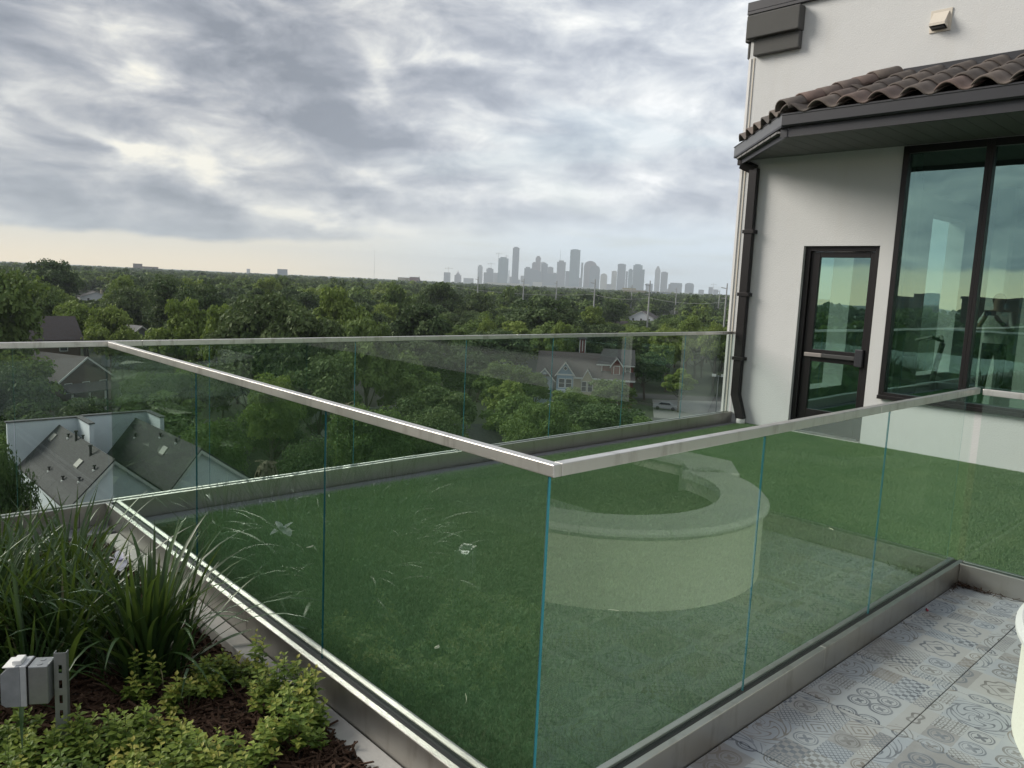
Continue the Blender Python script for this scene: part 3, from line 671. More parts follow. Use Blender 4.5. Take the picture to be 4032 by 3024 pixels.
# S tiles
def stile(w=.275, L=.43, th=.018, n=14):
    mb = MB(); mb.smooth = True; vs = []
    prof = []
    for i in range(n+1):
        t = i/n
        h = .052*(1+math.sin(2*math.pi*(t)-math.pi/2)) if t < .62 else None
        if t <= .62: h = .058*math.sin(math.pi*t/.62)**.85
        else: h = -.022*math.sin(math.pi*(t-.62)/.38)
        prof.append((t*w*1.06-w*.5, h))
    for yy, ll in ((0, 0), (L, 0)):
        for x, h in prof: vs.append((x, yy, h+.028-(.026 if yy else 0)))
        for x, h in prof: vs.append((x, yy, h+.028-th-(.026 if yy else 0)))
    m = n+1; fs = []
    for i in range(n):
        fs += [(i, i+1, 2*m+i+1, 2*m+i), (m+i+1, m+i, 3*m+i, 3*m+i+1), (i+1, i, m+i, m+i+1), (2*m+i, 2*m+i+1, 3*m+i+1, 3*m+i)]
    fs += [(0, 2*m, 3*m, m), (n, m+n, 3*m+n, 2*m+n)]
    mb.add(vs, [tuple(reversed(f)) for f in fs]); return mb
def place(o, px_, ax, ay, az_):
    o.parent = bd; o.matrix_parent_inverse = Matrix.Identity(4)
    o.matrix_basis = Matrix.Translation(-Vector((UW, 2, 0))) @ Matrix(((ax.x, ay.x, az_.x, px_.x), (ax.y, ay.y, az_.y, px_.y), (ax.z, ay.z, az_.z, px_.z), (0, 0, 0, 1)))
proto = None
def tile_at(p, upv, side, jit=.006):
    global proto
    if proto is None: proto = stile().build('roof_tile', tilem, None); o = proto
    else: o = proto.copy(); col.objects.link(o)
    a = random.uniform(-.012, .012)
    sd_, uv = (side+upv*a).normalized(), (upv-side*a).normalized(); nn = sd_.cross(uv)
    place(o, p+nn*random.uniform(0, jit), sd_, uv, nn)
slope = Vector((1.32, 0, .52)); sl = slope.length; suv = slope.normalized()
nt = 0
for row in range(4):
    d = -.03+row*.345
    for i in range(36):
        vy = 3.71-i*.269
        if vy < -5.5: break
        lim = 3.83-.414*d*suv.x+.03
        if vy > lim: continue
        if d+.43 > sl+.02: d_ = sl-.43
        else: d_ = d
        tile_at(Vector((6.97, vy, 3.20))+suv*d_+Vector((0, 0, .012)), suv, Vector((0, -1, 0))); nt += 1
# left slope
dd = Vector((s2, s2, 0)); inw = Vector((s2, -s2, 0)); su2 = (inw*1.27+Vector((0, 0, .52))).normalized()
for row in range(3):
    d = -.03+row*.345
    for i in range(7):
        s_ = .2+i*.285
        if s_ < .10+.41*d or s_ > 1.52-d*.98: continue
        tile_at(Vector((6.957, 3.825, 3.20))+dd*s_+su2*d+Vector((0, 0, .012)), su2, -dd)
# hip caps
def hipcap(w=.105, L=.33, n=10):
    mb = MB(); mb.smooth = True; vs = []
    for yy, sc in ((0, 1.0), (L, .80)):
        for rr in (1.0, .87):
            for i in range(n+1):
                a = math.pi*i/n; vs.append((-math.cos(a)*w*sc*rr, yy, math.sin(a)*w*.95*sc*rr-.02))
    m = n+1; fs = []
    for i in range(n): fs += [(i, i+1, 2*m+i+1, 2*m+i), (m+i+1, m+i, 3*m+i, 3*m+i+1), (i+1, i, m+i, m+i+1), (2*m+i, 2*m+i+1, 3*m+i+1, 3*m+i)]
    fs += [(0, 2*m, 3*m, m), (n, m+n, 3*m+n, 2*m+n)]
    return mb.add(vs, [tuple(reversed(f)) for f in fs])
h0 = Vector((6.97, 3.82, 3.215)); h1 = Vector((hipx, hipy, 3.735)); hv = (h1-h0); hl = hv.length; hv.normalize()
hs = hv.cross(Vector((0, 0, 1))).normalized(); hn = hs.cross(hv); hproto = None
for i in range(6):
    p = h0+hv*(i*.222-.02)+hn*.048+hn*.006*(i % 2)
    if hproto is None: hproto = hipcap().build('hip_tile', tilem, None); o = hproto
    else: o = hproto.copy(); col.objects.link(o)
    a = random.uniform(-.03, .03); s_, v_ = (hs+hv*a).normalized(), (hv-hs*a).normalized()
    place(o, p, s_, v_, s_.cross(v_))

# ------------------------------------------------------------------ the neighbourhood below
def pol(azd, d, z=GZ): return Vector((math.cos(R(azd))*d, math.sin(R(azd))*d, z))
def shingle_fn(g, p, vec, c):
    z = g.sep(vec)[2]; row = g.m('FRACT', g.m('MULTIPLY', z, 13.)); n = g.noise(g.vm('MULTIPLY', vec, (3.2, 3.2, 13)), 1.0, 3, .7)
    g.put(p.inputs['Normal'], g.bump(row, .6, .02))
    return g.mix(g.m('MULTIPLY', g.m('LESS_THAN', row, .22), .45), g.mix(g.smooth(n, .35, .7), c, (.075, .075, .08)), (.025, .025, .027))
shingle_d = mat('dark_shingles', (.050, .050, .053), .9, nscale=1.2, namt=.25, fn=shingle_fn)
shingle_b = mat('brown_shingles', (.070, .055, .052), .9, nscale=1.2, namt=.25, fn=shingle_fn)
shingle_g = mat('grey_shingles', (.12, .125, .13), .9, nscale=1.2, namt=.25)
trimw = mat('white_trim', (.60, .61, .60), .6)
def siding(name, c):
    def fn(g, p, vec, cc):
        z = g.sep(vec)[2]; g.put(p.inputs['Normal'], g.bump(g.m('FRACT', g.m('MULTIPLY', z, 6.)), .5, .02)); return cc
    return mat(name, c, .7, nscale=2, namt=.06, fn=fn)
sid = {k: siding(k+'_siding', c) for k, c in dict(blue=(.20, .31, .41), greyblue=(.27, .33, .37), tan=(.42, .38, .27), red=(.17, .055, .045), grey=(.22, .24, .25), brown=(.10, .062, .045), white=(.72, .75, .80), pale=(.50, .55, .62)).items()}
def window_at(parent, x, y, z, w, h, origin, rz, nm='window'):
    """window in the plane y (outward -y) of a house frame"""
    fr = LM(origin, rz); t = .09
    fr.box(x-w/2-t, x-w/2, y-.09, y+.02, z-t, z+h+t).box(x+w/2, x+w/2+t, y-.09, y+.02, z-t, z+h+t).box(x-w/2, x+w/2, y-.09, y+.02, z-t, z).box(x-w/2, x+w/2, y-.09, y+.02, z+h, z+h+t).box(x-w/2, x+w/2, y-.06, y-.0, z+h/2-.03, z+h/2+.03)
    wo = fr.done(nm, trimw, parent)
    LM(origin, rz).box(x-w/2, x+w/2, y-.035, y-.012, z, z+h/2-.031).box(x-w/2, x+w/2, y-.035, y-.012, z+h/2+.031, z+h).done('pane', farglass, wo)
class LM(MB):
    """builder in a rotated local frame"""
    def __init__(s, origin, rz): super().__init__(); s.O = Vector(origin); s.M = Matrix.Rotation(rz, 3, 'Z')
    def done(s, name, m, parent=None, **k):
        s.v = [tuple(s.O+s.M @ Vector(v)) for v in s.v]; return s.build(name, m, parent, **k)
def gable(mb, x0, x1, y0, y1, ze, zr, oh=.35, along='x', th=.16):
    """roof skin with thickness; ridge along x or y"""
    if along == 'x':
        ym = (y0+y1)/2; s = (zr-ze)/(ym-y0)
        for (ya, yb) in ((y0-oh, ym), (y1+oh, ym)):
            za = ze-s*oh
            mb.extrude([(x0-oh, ya, za), (x1+oh, ya, za), (x1+oh, yb, zr), (x0-oh, yb, zr)], (0, 0, th))
    else:
        xm = (x0+x1)/2; s = (zr-ze)/(xm-x0)
        for (xa, xb) in ((x0-oh, xm), (x1+oh, xm)):
            za = ze-s*oh
            mb.extrude([(xa, y0-oh, za), (xa, y1+oh, za), (xb, y1+oh, zr), (xb, y0-oh, zr)], (0, 0, th))
    return mb
def body(mb, x0, x1, y0, y1, z1, zr, along='x'):
    mb.box(x0, x1, y0, y1, 0, z1)
    if along == 'x':
        ym = (y0+y1)/2
        for x in (x0, x1): mb.extrude([(x, y0, z1), (x, y1, z1), (x, ym, zr-.02)], (.12 if x == x0 else -.12, 0, 0))
    else:
        xm = (x0+x1)/2
        for y in (y0, y1): mb.extrude([(x0, y, z1), (x1, y, z1), (xm, y, zr-.02)], (0, .12 if y == y0 else -.12, 0))
    return mb
def house(azd, d, rzoff, w, dp, eave, ridge, wm, rm, label, along='x', chimney=False, wins=2, trim=True, porch=False):
    o = pol(azd, d); rz = R(azd-90+rzoff)
    t = thing('house', o, label, 'house')
    body(LM(o, rz), -w/2, w/2, 0, dp, eave, ridge, along).done('wall', wm, t)
    rf = gable(LM(o, rz), -w/2, w/2, 0, dp, eave, ridge, .45, along).done('roof', rm, t)
    if chimney: LM(o, rz).box(w*.2, w*.2+.9, dp*.45, dp*.45+.9, eave, ridge+1.3).done('chimney', sid['tan'], rf)
    if along == 'y' and trim:
        s = (ridge-eave)/(w/2); L = LM(o, rz)
        for sg in (-1, 1):
            L.extrude([(sg*(w/2+.45), -.52, eave-s*.45-.12), (0, -.52, ridge-.12), (0, -.52, ridge+.18), (sg*(w/2+.45), -.52, eave-s*.45+.18)], (0, .06, 0))
        L.done('trim', trimw, t)
    elif trim: LM(o, rz).box(-w/2-.45, w/2+.45, -.52, -.46, eave-(ridge-eave)/(dp/2)*.45-.1, eave-(ridge-eave)/(dp/2)*.45+.16).done('trim', trimw, t)
    for i in range(wins):
        x = -w/2+w*(i+.5)/wins
        window_at(t, x, 0, eave-1.9, 1.0, 1.3, o, rz)
    if porch:
        LM(o, rz).extrude([(-w/2, -2.6, 2.9), (w/2, -2.6, 2.9), (w/2, -.02, 3.8), (-w/2, -.02, 3.8)], (0, 0, .15)).done('porch_roof', rm, t)
        for i in range(4): LM(o, rz).box(-w/2+.2+i*(w-.6)/3, -w/2+.4+i*(w-.6)/3, -2.45, -2.25, 0, 2.95).done('porch_post', trimw, t)
    return t

# pair of white town houses close by, on our own grid
thw = mat('white_render', (.66, .71, .76), .85, nscale=1, namt=.04)
def townhouse(x0, x1, xr, y0, y1, ze, zr, label, pvx, wins):
    t = thing('town_house', ((x0+x1)/2, (y0+y1)/2, GZ), label, 'house')
    m = MB().box(x0, x1, y0, y1, GZ, ze)
    m.extrude([(x0, y0, ze), (x1, y0, ze), (xr, y0, zr-.05)], (0, .15, 0)); m.extrude([(x0, y1, ze), (x1, y1, ze), (xr, y1, zr-.05)], (0, -.15, 0)); m.build('wall', thw, t)
    rf = MB()
    for xa in (x0-.12, x1+.0):
        rf.extrude([(xa, y0-.18, ze-.06 if xa < x0 else ze), (xa, y1-.1, ze-.06 if xa < x0 else ze), (xr, y1-.1, zr), (xr, y0-.18, zr)], (0, 0, .10))
    ro = rf.build('roof', shingle_d, t)
    tr = MB()
    for xa, s in ((x0-.12, 1), (x1, 1)):
        tr.extrude([(xa, y0-.2, ze-.25), (xr, y0-.2, zr-.19), (xr, y0-.2, zr+.0), (xa, y0-.2, ze-.06)], (0, .018, 0))
    tr.build('trim', trimw, t)
    # raised party walls along the street side
    m = MB().box(pvx[0], pvx[1], y1, y1+.25, ze-.6, zr+.42).box(pvx[1]-.25, pvx[1], y1-2.6, y1-.001, ze-.6, zr+.42).build('parapet', thw, t)
    MB().box(pvx[0]-.08, pvx[1]+.06, y1-.06, y1+.33, zr+.421, zr+.50).box(pvx[1]-.31, pvx[1]+.06, y1-2.66, y1-.061, zr+.421, zr+.50).build('parapet_cap', mat('dark_cap', (.08, .08, .085), .6), t)
    for fx, fy, kind in wins:
        x = x0+(xr-x0)*fx*2 if fx < .5 else xr+(x1-xr)*(fx-.5)*2; z = ze+(zr-ze)*(fx*2 if fx < .5 else 2-fx*2)+.1; y = y0+(y1-y0)*fy
        if kind == 'vent': 
            v = MB().tube([(x, y, z-.1), (x, y, z+.24)], .05, 8).tube([(x, y, z+.22), (x, y, z+.29)], .09, 8).build('roof_vent', mat('black_vent', (.03, .03, .03), .5), ro); MB().tube([(x, y, z-.06), (x, y, z+.03)], .12, 8).build('vent_collar', trimw, ro)
        elif kind == 'tall': MB().tube([(x, y, z-.1), (x, y, z+.55)], .07, 8).tube([(x, y, z+.5), (x, y, z+.6)], .11, 8).build('roof_vent', MATS.get('black_vent') or mat('black_vent', (.03, .03, .03), .5), ro)
        else:
            s = (zr-ze)/(xr-x0) if fx < .5 else -(zr-ze)/(x1-xr)
            MB().extrude([(x-.16, y-.35, z-.16*s), (x+.16, y-.35, z+.16*s), (x+.16, y+.35, z+.16*s), (x-.16, y+.35, z-.16*s)], (0, 0, .12)).build('box_vent', mat('cream_vent', (.22, .22, .20), .6), ro)
    return t
t1 = townhouse(10.05, 14.98, 12.25, 42.9, 53.9, -10.85, -8.55, 'left white town house with dark shingle roof and windows on its left wall', (9.5, 13.55),
   [(.36, .9, 'box'), (.44, .70, 'vent'), (.46, .58, 'tall'), (.3, .30, 'box'), (.42, .26, 'tall'), (.12, .55, 'vent'), (.13, .3, 'vent'), (.34, .08, 'vent'), (.2, .12, 'vent'), (.62, .75, 'vent')])
t2 = townhouse(15.0, 19.9, 16.75, 42.9, 53.9, -10.75, -8.5, 'right white town house with dark roof, seen through two layers of railing glass', (13.65, 17.7),
   [(.3, .8, 'vent'), (.3, .35, 'box'), (.42, .5, 'vent'), (.44, .28, 'vent'), (.7, .6, 'vent'), (.66, .3, 'vent')])
for (y, z) in ((46.2, -13.6), (49.8, -13.3), (46.2, -16.8)):
    f = MB().box(10.0, 10.049, y-.5, y+.5, z-.75, z+.75).build('window', bronze, t1); MB().box(9.985, 9.999, y-.42, y+.42, z-.67, z+.67).build('pane', farglass, f)

# row of painted Victorian style houses
vo = pol(41.4, 138); vr = R(41.4-90)
def V(): return LM(vo, vr)
vb = thing('house', vo+V().M @ Vector((-3.2, 0, 0)), 'light blue house with white-trimmed gable and round attic window', 'house', 'painted row houses beyond the trees')
body(V(), -4.55, -1.6, -.6, 6, 5.6, 7.6, 'y').done('wall', sid['blue'], vb)
gable(V(), -4.55, -1.6, -.6, 6, 5.6, 7.6, .3, 'y').done('roof', shingle_b, vb)
def rake(par, xm, hw, y, ze, zr, w=.2):
    L = V()
    for sg in (-1, 1): L.extrude([(xm+sg*(hw+.35), y, ze-(zr-ze)/hw*.35-w+.1), (xm, y, zr-w+.1), (xm, y, zr+.18), (xm+sg*(hw+.35), y, ze-(zr-ze)/hw*.35+.18)], (0, .05, 0))
    L.done('trim', trimw, par)
rake(vb, -3.07, 1.48, -.98, 5.6, 7.6)
V().box(-4.6, -1.55, -.70, -.62, 5.35, 5.6).box(-1.66, -1.55, -.68, -.6, 0, 5.34).done('trim', trimw, vb)
rw = V().tube([(-3.07, -.62, 6.6), (-3.07, -.72, 6.6)], .36, 16).done('window', trimw, vb); V().tube([(-3.07, -.721, 6.6), (-3.07, -.74, 6.6)], .25, 16).done('pane', farglass, rw)
for dx_ in (-.62, .62): window_at(vb, -3.0+dx_, -.62, 3.2, .95, 1.5, vo, vr)
V().box(-4.5, -1.7, -1.6, -.72, 2.2, 2.9).done('bay', sid['pale'], vb)
vg = thing('house', vo+V().M @ Vector((-6.6, 0, 0)), 'grey-blue house at the left end of the row, its small gable half hidden by leaves', 'house', 'painted row houses beyond the trees')
body(V(), -8.4, -5.1, -.2, 6, 4.4, 6.3, 'y').done('wall', sid['greyblue'], vg); gable(V(), -8.4, -5.1, -.2, 6, 4.4, 6.3, .35, 'y').done('roof', shingle_d, vg); rake(vg, -6.75, 1.65, -.6, 4.4, 6.3)
vent = V().tube([(-6.75, -.21, 5.4), (-6.75, -.3, 5.4)], .3, 14).done('attic_vent', sid['pale'], vg)
for dx_ in (-.5, .7): window_at(vg, -6.7+dx_, -.22, 1.2, .9, 1.4, vo, vr)
vt_ = thing('house', vo+V().M @ Vector((.8, 0, 0)), 'tan house with a long dark brown roof and a small white-trimmed gable dormer', 'house', 'painted row houses beyond the trees')
V().box(-1.55, 2.9, 0, 8, 0, 5.2).done('wall', sid['tan'], vt_)
V().extrude([(-8.3, -.5, 5.0), (3.3, -.5, 5.0), (3.3, 5.2, 8.9), (-8.3, 5.2, 8.9)], (0, 0, .16)).done('roof', shingle_b, vt_)
V().extrude([(-8.3, 10.4, 5.0), (3.3, 10.4, 5.0), (3.3, 5.25, 8.9), (-8.3, 5.25, 8.9)], (0, 0, .16)).done('roof', shingle_b, vt_)
V().box(-1.5, 3.3, -.56, -.5, 4.85, 5.12).done('trim', trimw, vt_)
body(V(), .1, 1.7, -.7, 3, 5.1, 6.5, 'y').done('dormer', sid['tan'], vt_); rake(vt_, .9, .8, -1.0, 5.1, 6.5, .16); gable(V(), .1, 1.7, -.7, 3, 5.1, 6.5, .25, 'y').done('roof', shingle_b, vt_)
for dx_ in (-.55, .55): window_at(vt_, .9+dx_, -.72, 2.7, .75, 1.7, vo, vr)
vrh = thing('house', vo+V().M @ Vector((5.6, 0, 0)), 'dark red house with white-framed dormer windows at the right end of the row', 'house', 'painted row houses beyond the trees')
V().box(3.0, 9.0, 0, 8, 0, 5.0).box(3.2, 9.0, 1.6, 8, 5.0, 7.6).box(5.1, 6.9, .9, 2, 5.0, 7.6).done('wall', sid['red'], vrh)
V().extrude([(3.0, -.7, 4.9), (9.3, -.7, 4.9), (9.3, 1.7, 6.2), (3.0, 1.7, 6.2)], (0, 0, .15)).done('porch_roof', shingle_b, vrh)
V().extrude([(2.4, 1.2, 7.4), (9.3, 1.2, 7.4), (9.3, 5.2, 9.9), (3.6, 5.2, 9.9)], (0, 0, .15)).extrude([(2.4, 8.6, 7.4), (9.3, 8.6, 7.4), (9.3, 5.25, 9.9), (3.6, 5.25, 9.9)], (0, 0, .15)).done('roof', shingle_d, vrh)
body(V(), 5.1, 6.9, .8, 4, 7.5, 8.7, 'y').done('dormer', sid['red'], vrh); rake(vrh, 6.0, .9, .45, 7.5, 8.7, .18); gable(V(), 5.1, 6.9, .8, 4, 7.5, 8.7, .25, 'y').done('roof', shingle_d, vrh)
V().box(2.9, 9.3, -.78, -.71, 4.75, 5.05).box(3.3, 3.45, 1.5, 1.6, 5.6, 7.4).box(2.4, 9.2, 1.1, 1.16, 7.3, 7.5).done('trim', trimw, vrh)
window_at(vrh, 6.0, .88, 5.9, .95, 1.4, vo, vr); window_at(vrh, 8.0, 1.55, 5.9, .8, 1.2, vo, vr)
for x in (4.4, 5.3, 7.4): window_at(vrh, x, -.02, 2.6, .75, 1.6, vo, vr)
for x in (3.4, 3.9, 6.4): V().box(x, x+.14, -.66, -.52, 0, 4.8).done('porch_post', trimw, vrh)
cu = V().box(-.8, .2, 6.6, 7.6, 8.2, 11.4).done('cupola', sid['red'], vrh); V().box(-.88, -.72, 6.52, 6.68, 8.4, 11.4).box(.12, .28, 6.52, 6.68, 8.4, 11.4).box(-.38, -.22, 6.52, 6.599, 9.2, 11.2).done('trim', trimw, cu)
V().extrude([(-1.1, 6.3, 11.4), (.5, 6.3, 11.4), (.5, 7.9, 11.4), (-1.1, 7.9, 11.4)], (0, 0, .15)).add([(-1, 6.4, 11.56), (.4, 6.4, 11.56), (.4, 7.8, 11.56), (-1, 7.8, 11.56), (-.3, 7.1, 12.6)], [(0, 1, 4), (1, 2, 4), (2, 3, 4), (3, 0, 4)]).done('cupola_roof', shingle_d, cu)

hs = [
 (77.75, 140, 12, 9.5, 9, 9.3, 12.4, sid['brown'], shingle_b, 'house with a broad brown roof at the left edge between two large trees', 'x', False, 2, False, False),
 (75.6, 128, 38, 8.5, 11, 4.6, 7.6, sid['brown'], shingle_b, 'brown craftsman house with steep gables above the left town house', 'y', False, 3, True, True),
 (72.3, 178, 30, 7.2, 9, 6.2, 8.8, sid['grey'], shingle_g, 'grey gabled house peeking over the far handrail near its left joint', 'y', False, 1, True, False),
 (74.9, 480, 8, 15, 12, 3.6, 6.4, sid['white'], shingle_d, 'pale house front with a tall chimney among the distant trees on the left', 'y', True, 2, True, False),
 (57.0, 98, 24, 8.5, 9, 5.0, 7.6, sid['grey'], shingle_b, 'grey sided house with white windows in the middle of the far railing', 'x', False, 2, True, False),
 (48.4, 76, 10, 5.6, 6, 4.2, 6.4, sid['grey'], shingle_d, 'dark peaked roof low behind the far railing, right of the near corner', 'x', False, 1, False, False),
 (37.4, 455, -14, 14, 14, 5.2, 8.8, sid['white'], shingle_b, 'white columned house with small gable among trees near the tall pole', 'y', False, 3, True, False),
 (39.3, 300, 10, 11, 10, 6.2, 8.6, sid['tan'], shingle_b, 'light brown roof above the far railing between yellow-green and dark trees', 'x', False, 1, False, False),
 (43.8, 260, -8, 12, 10, 6.4, 8.9, sid['tan'], shingle_b, 'tan roof behind the yellow-green tree left of the painted row', 'x', False, 1, False, False),
 (49.9, 420, 8, 16, 10, 5.0, 8.2, sid['white'], shingle_b, 'brown roofed house with a white gable end below the first tower cranes', 'x', False, 2, False, False),
 (67.6, 330, 20, 12, 10, 6.0, 8.6, sid['pale'], shingle_g, 'pale house with grey gable between round dark trees on the left', 'y', False, 1, True, False),
 (61.0, 330, 0, 9, 7, 5.5, 7.0, sid['white'], shingle_g, 'small white shed roof glinting between mid-distance trees', 'x', False, 1, False, False),
 (45.3, 175, 14, 12, 9, 7.0, 10.2, sid['greyblue'], shingle_d, 'dark roofed house just behind the painted row, under the handrail', 'x', False, 1, True, False)]
for h in hs: house(*h[:9], h[9], h[10], h[11], h[12], h[13], h[14])

# parking lot, lamp, railing fence and cars
lot = [pol(30.0, 112), pol(35.9, 120), pol(36.2, 152), pol(30.0, 158)]
struct('parking_lot', MB().add([tuple(p+Vector((0, 0, .01))) for p in lot], [(0, 1, 2, 3)]), lotm)
struct('street', MB().add([tuple(pol(a, d)+Vector((0, 0, .006))) for a, d in ((28, 158.5), (37.5, 152.5), (37.5, 160), (28, 166))], [(0, 1, 2, 3)]), asphalt)
lp = pol(31.65, 142)
lm = thing('street_lamp', lp, 'tall grey lamp post with two flood heads at the parking lot', 'lamp post')
MB().tube([lp, lp+Vector((0, 0, 6.6))], [.11, .07], 8).build('pole', screenm, lm)
lr = Vector((math.sin(R(31)), -math.cos(R(31)), 0))
MB().tube([lp+Vector((0, 0, 6.45))-lr*.75, lp+Vector((0, 0, 6.45))+lr*.75], .05, 6).build('crossarm', screenm, lm)
for s_ in (-1, 1): MB().obox(lp+lr*.8*s_+Vector((0, 0, 6.55)), lr*.36, Vector((math.cos(R(31)), math.sin(R(31)), 0))*.25, Vector((0, 0, .2))).build('lamp_head', trimw, lm)
fence = thing('metal_fence', pol(33, 121), 'dark metal rail fence along the near side of the parking lot', 'fence')
fa, fb = pol(29.8, 117.5), pol(35.9, 119.0)
for z in (.15, .95, 1.15): MB().tube([fa+Vector((0, 0, z)), fb+Vector((0, 0, z))], .03, 4).build('rail', gutterm, fence)
pm = None
for i in range(13):
    p = fa.lerp(fb, i/12); o = MB().tube([p, p+Vector((0, 0, 1.25))], .04, 4).build('post', gutterm, fence)
sh_ = thing('carport', pol(34.0, 114), 'small dark flat-roofed shelter on posts beside the parking lot fence', 'shelter')
so_ = pol(34.6, 110); sr = R(34.6-90)
LM(so_, sr).box(-3.2, 3.2, 0, 3.5, 2.5, 2.68).done('roof', shingle_d, sh_)
for x in (-3, -1, 1, 3): LM(so_, sr).box(x-.07, x+.07, .1, .24, 0, 2.499).done('post', gutterm, sh_)
def car(p, rz, c, label):
    t = thing('parked_car', p, label, 'car'); cm = mat('car_paint_'+c, dict(white=(.75, .75, .75), silver=(.45, .46, .48), black=(.02, .02, .022))[c], .25, spec=.6)
    L = LM(p, rz); n = [( -2.2, .35), (-2.15, .8), (-1.2, .95), (-.75, 1.42), (.85, 1.45), (1.5, 1.0), (2.15, .92), (2.25, .4)]
    L.extrude([(x, -.88, z) for x, z in n], (0, 1.76, 0)).done('body', cm, t, bevel=.06)
    L = LM(p, rz); 
    for y in (-.885, .885): L.extrude([(-1.05, y, .98), (-.68, y, 1.36), (.80, y, 1.38), (1.28, y, 1.0)], (0, .01 if y > 0 else -.01, 0))
    L.done('window', farglass, t)
    for x in (-1.35, 1.35):
        for y in (-.8, .8): LM(p, rz).tube([(x, y-.1, .33), (x, y+.1, .33)], .33, 12).done('wheel', gasketm, t)
    return t
car(pol(43.35, 131), R(30), 'white', 'white car parked in front of the light blue house')
car(pol(35.2, 140), R(120), 'silver', 'silver car at the shaded far side of the parking lot')
car(pol(50.6, 69), R(20), 'white', 'white car glimpsed through leaves below the far railing, middle right')

# ------------------------------------------------------------------ trees
def crown_mesh(seed, m, puffs=66, per=165, leaf=.25, rx=4.5, h=13., z0=2.6, shape=1.0, narrow=False):
    r = np.random.default_rng(seed); C, Rr, sh = [], [], []
    zc = (h+z0)/2+.6*shape; rz_ = (h-z0)/2
    lob = [(r.uniform(0, 6.28), r.uniform(-.5, .9), r.uniform(.10, .34)) for _ in range(6)]
    for i in range(puffs):
        u = r.uniform(-.55, 1); a = r.uniform(0, 6.283); f = r.uniform(.45, .95) if i > puffs*.25 else r.uniform(.1, .6)
        s = math.sqrt(max(0, 1-u*u)); amp = 1+sum(w*math.exp(-((math.cos(a-la)-1)**2*3+(u-lu)**2*4)) for la, lu, w in lob)-.10
        wide = 1-(.35*max(0, u) if narrow else 0)
        C.append((math.cos(a)*s*rx*f*amp*wide, math.sin(a)*s*rx*f*amp*wide, min(zc+u*rz_*f*(.92+.1*(amp-1)), h-1.0)))
        Rr.append(r.uniform(.85, 1.75)*(1.0 if not narrow else .8)); sh.append(r.uniform(0, 1))
    C = np.array(C); Rr = np.array(Rr); n = puffs*per
    ci = np.repeat(np.arange(puffs), per); d = r.normal(size=(n, 3)); d /= np.linalg.norm(d, axis=1)[:, None]
    d[:, 2] = np.where(d[:, 2] < -.35, -d[:, 2]*.5, d[:, 2])
    rad = Rr[ci]*(1+r.normal(0, .11, n))
    P = C[ci]+d*rad[:, None]*np.array([1, 1, .78])
    nr = d*.75+r.normal(size=(n, 3))*.55+np.array([0, 0, .25]); nr /= np.linalg.norm(nr, axis=1)[:, None]
    t = np.cross(nr, r.normal(size=(n, 3))); t /= np.linalg.norm(t, axis=1)[:, None]; b = np.cross(nr, t)
    L = leaf*r.uniform(.6, 1.35, n)[:, None]; W = L*r.uniform(.55, .8, n)[:, None]
    V = np.stack([P-t*L, P-b*W+nr*L*.12, P+t*L, P+b*W+nr*L*.12], 1).reshape(-1, 3)
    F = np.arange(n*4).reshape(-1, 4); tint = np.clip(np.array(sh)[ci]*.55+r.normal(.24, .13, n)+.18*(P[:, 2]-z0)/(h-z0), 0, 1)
    return np_mesh('crown', V, F, m, np.repeat(tint, 4))
def trunk_mesh(seed, h=13.):
    r = random.Random(seed); mb = MB()
    top = Vector((r.uniform(-.5, .5), r.uniform(-.5, .5), h*.55))
    mb.tube([(0, 0, 0), (0, 0, .4), top*.5, top], [.38, .27, .22, .12], 7)
    for k in range(6):
        a = k*1.05+r.uniform(-.3, .3); s = top*r.uniform(.42, .9); e = s+Vector((math.cos(a)*r.uniform(1.6, 3), math.sin(a)*r.uniform(1.6, 3), r.uniform(1.5, 3.6)))
        mb.tube([s, s.lerp(e, .5)+Vector((0, 0, -.2)), e], [.13, .09, .04], 5)
    me = bpy.data.meshes.new('trunk'); me.from_pydata(mb.v, [], mb.f); me.materials.append(barkm); return me
KM = dict(d=leaf_dark, m=leaf_mid, l=leaf_light)
crowns = {k: [crown_mesh(40+i+ord(k), KM[k], narrow=(i == 2), shape=[1, .4, 1.2, .7][i]) for i in range(4)] for k in 'dml'}
fine = {k: [crown_mesh(90+i+ord(k), KM[k], puffs=90, per=250, leaf=.155, shape=[1, .5][i]) for i in range(2)] for k in 'dml'}
trunks = [trunk_mesh(i) for i in range(3)]
KN = dict(d='dark green', m='mid green', l='yellow-green')
placed = []
def tree(azd, d, h, w, k, label, group=None, near=False):
    p = pol(azd, d); t = bpy.data.objects.new('leafy_tree', None); col.objects.link(t); t.location = p
    t.rotation_euler = (0, 0, random.uniform(0, 6.28)); s = w/9.6; t.scale = (s, s, h/13.2)
    tag(t, label, 'tree', group)
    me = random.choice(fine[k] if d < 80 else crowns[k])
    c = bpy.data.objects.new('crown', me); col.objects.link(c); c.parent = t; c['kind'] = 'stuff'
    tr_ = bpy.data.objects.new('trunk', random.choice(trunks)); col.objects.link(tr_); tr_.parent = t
    placed.append((p.x, p.y, w/2)); return t
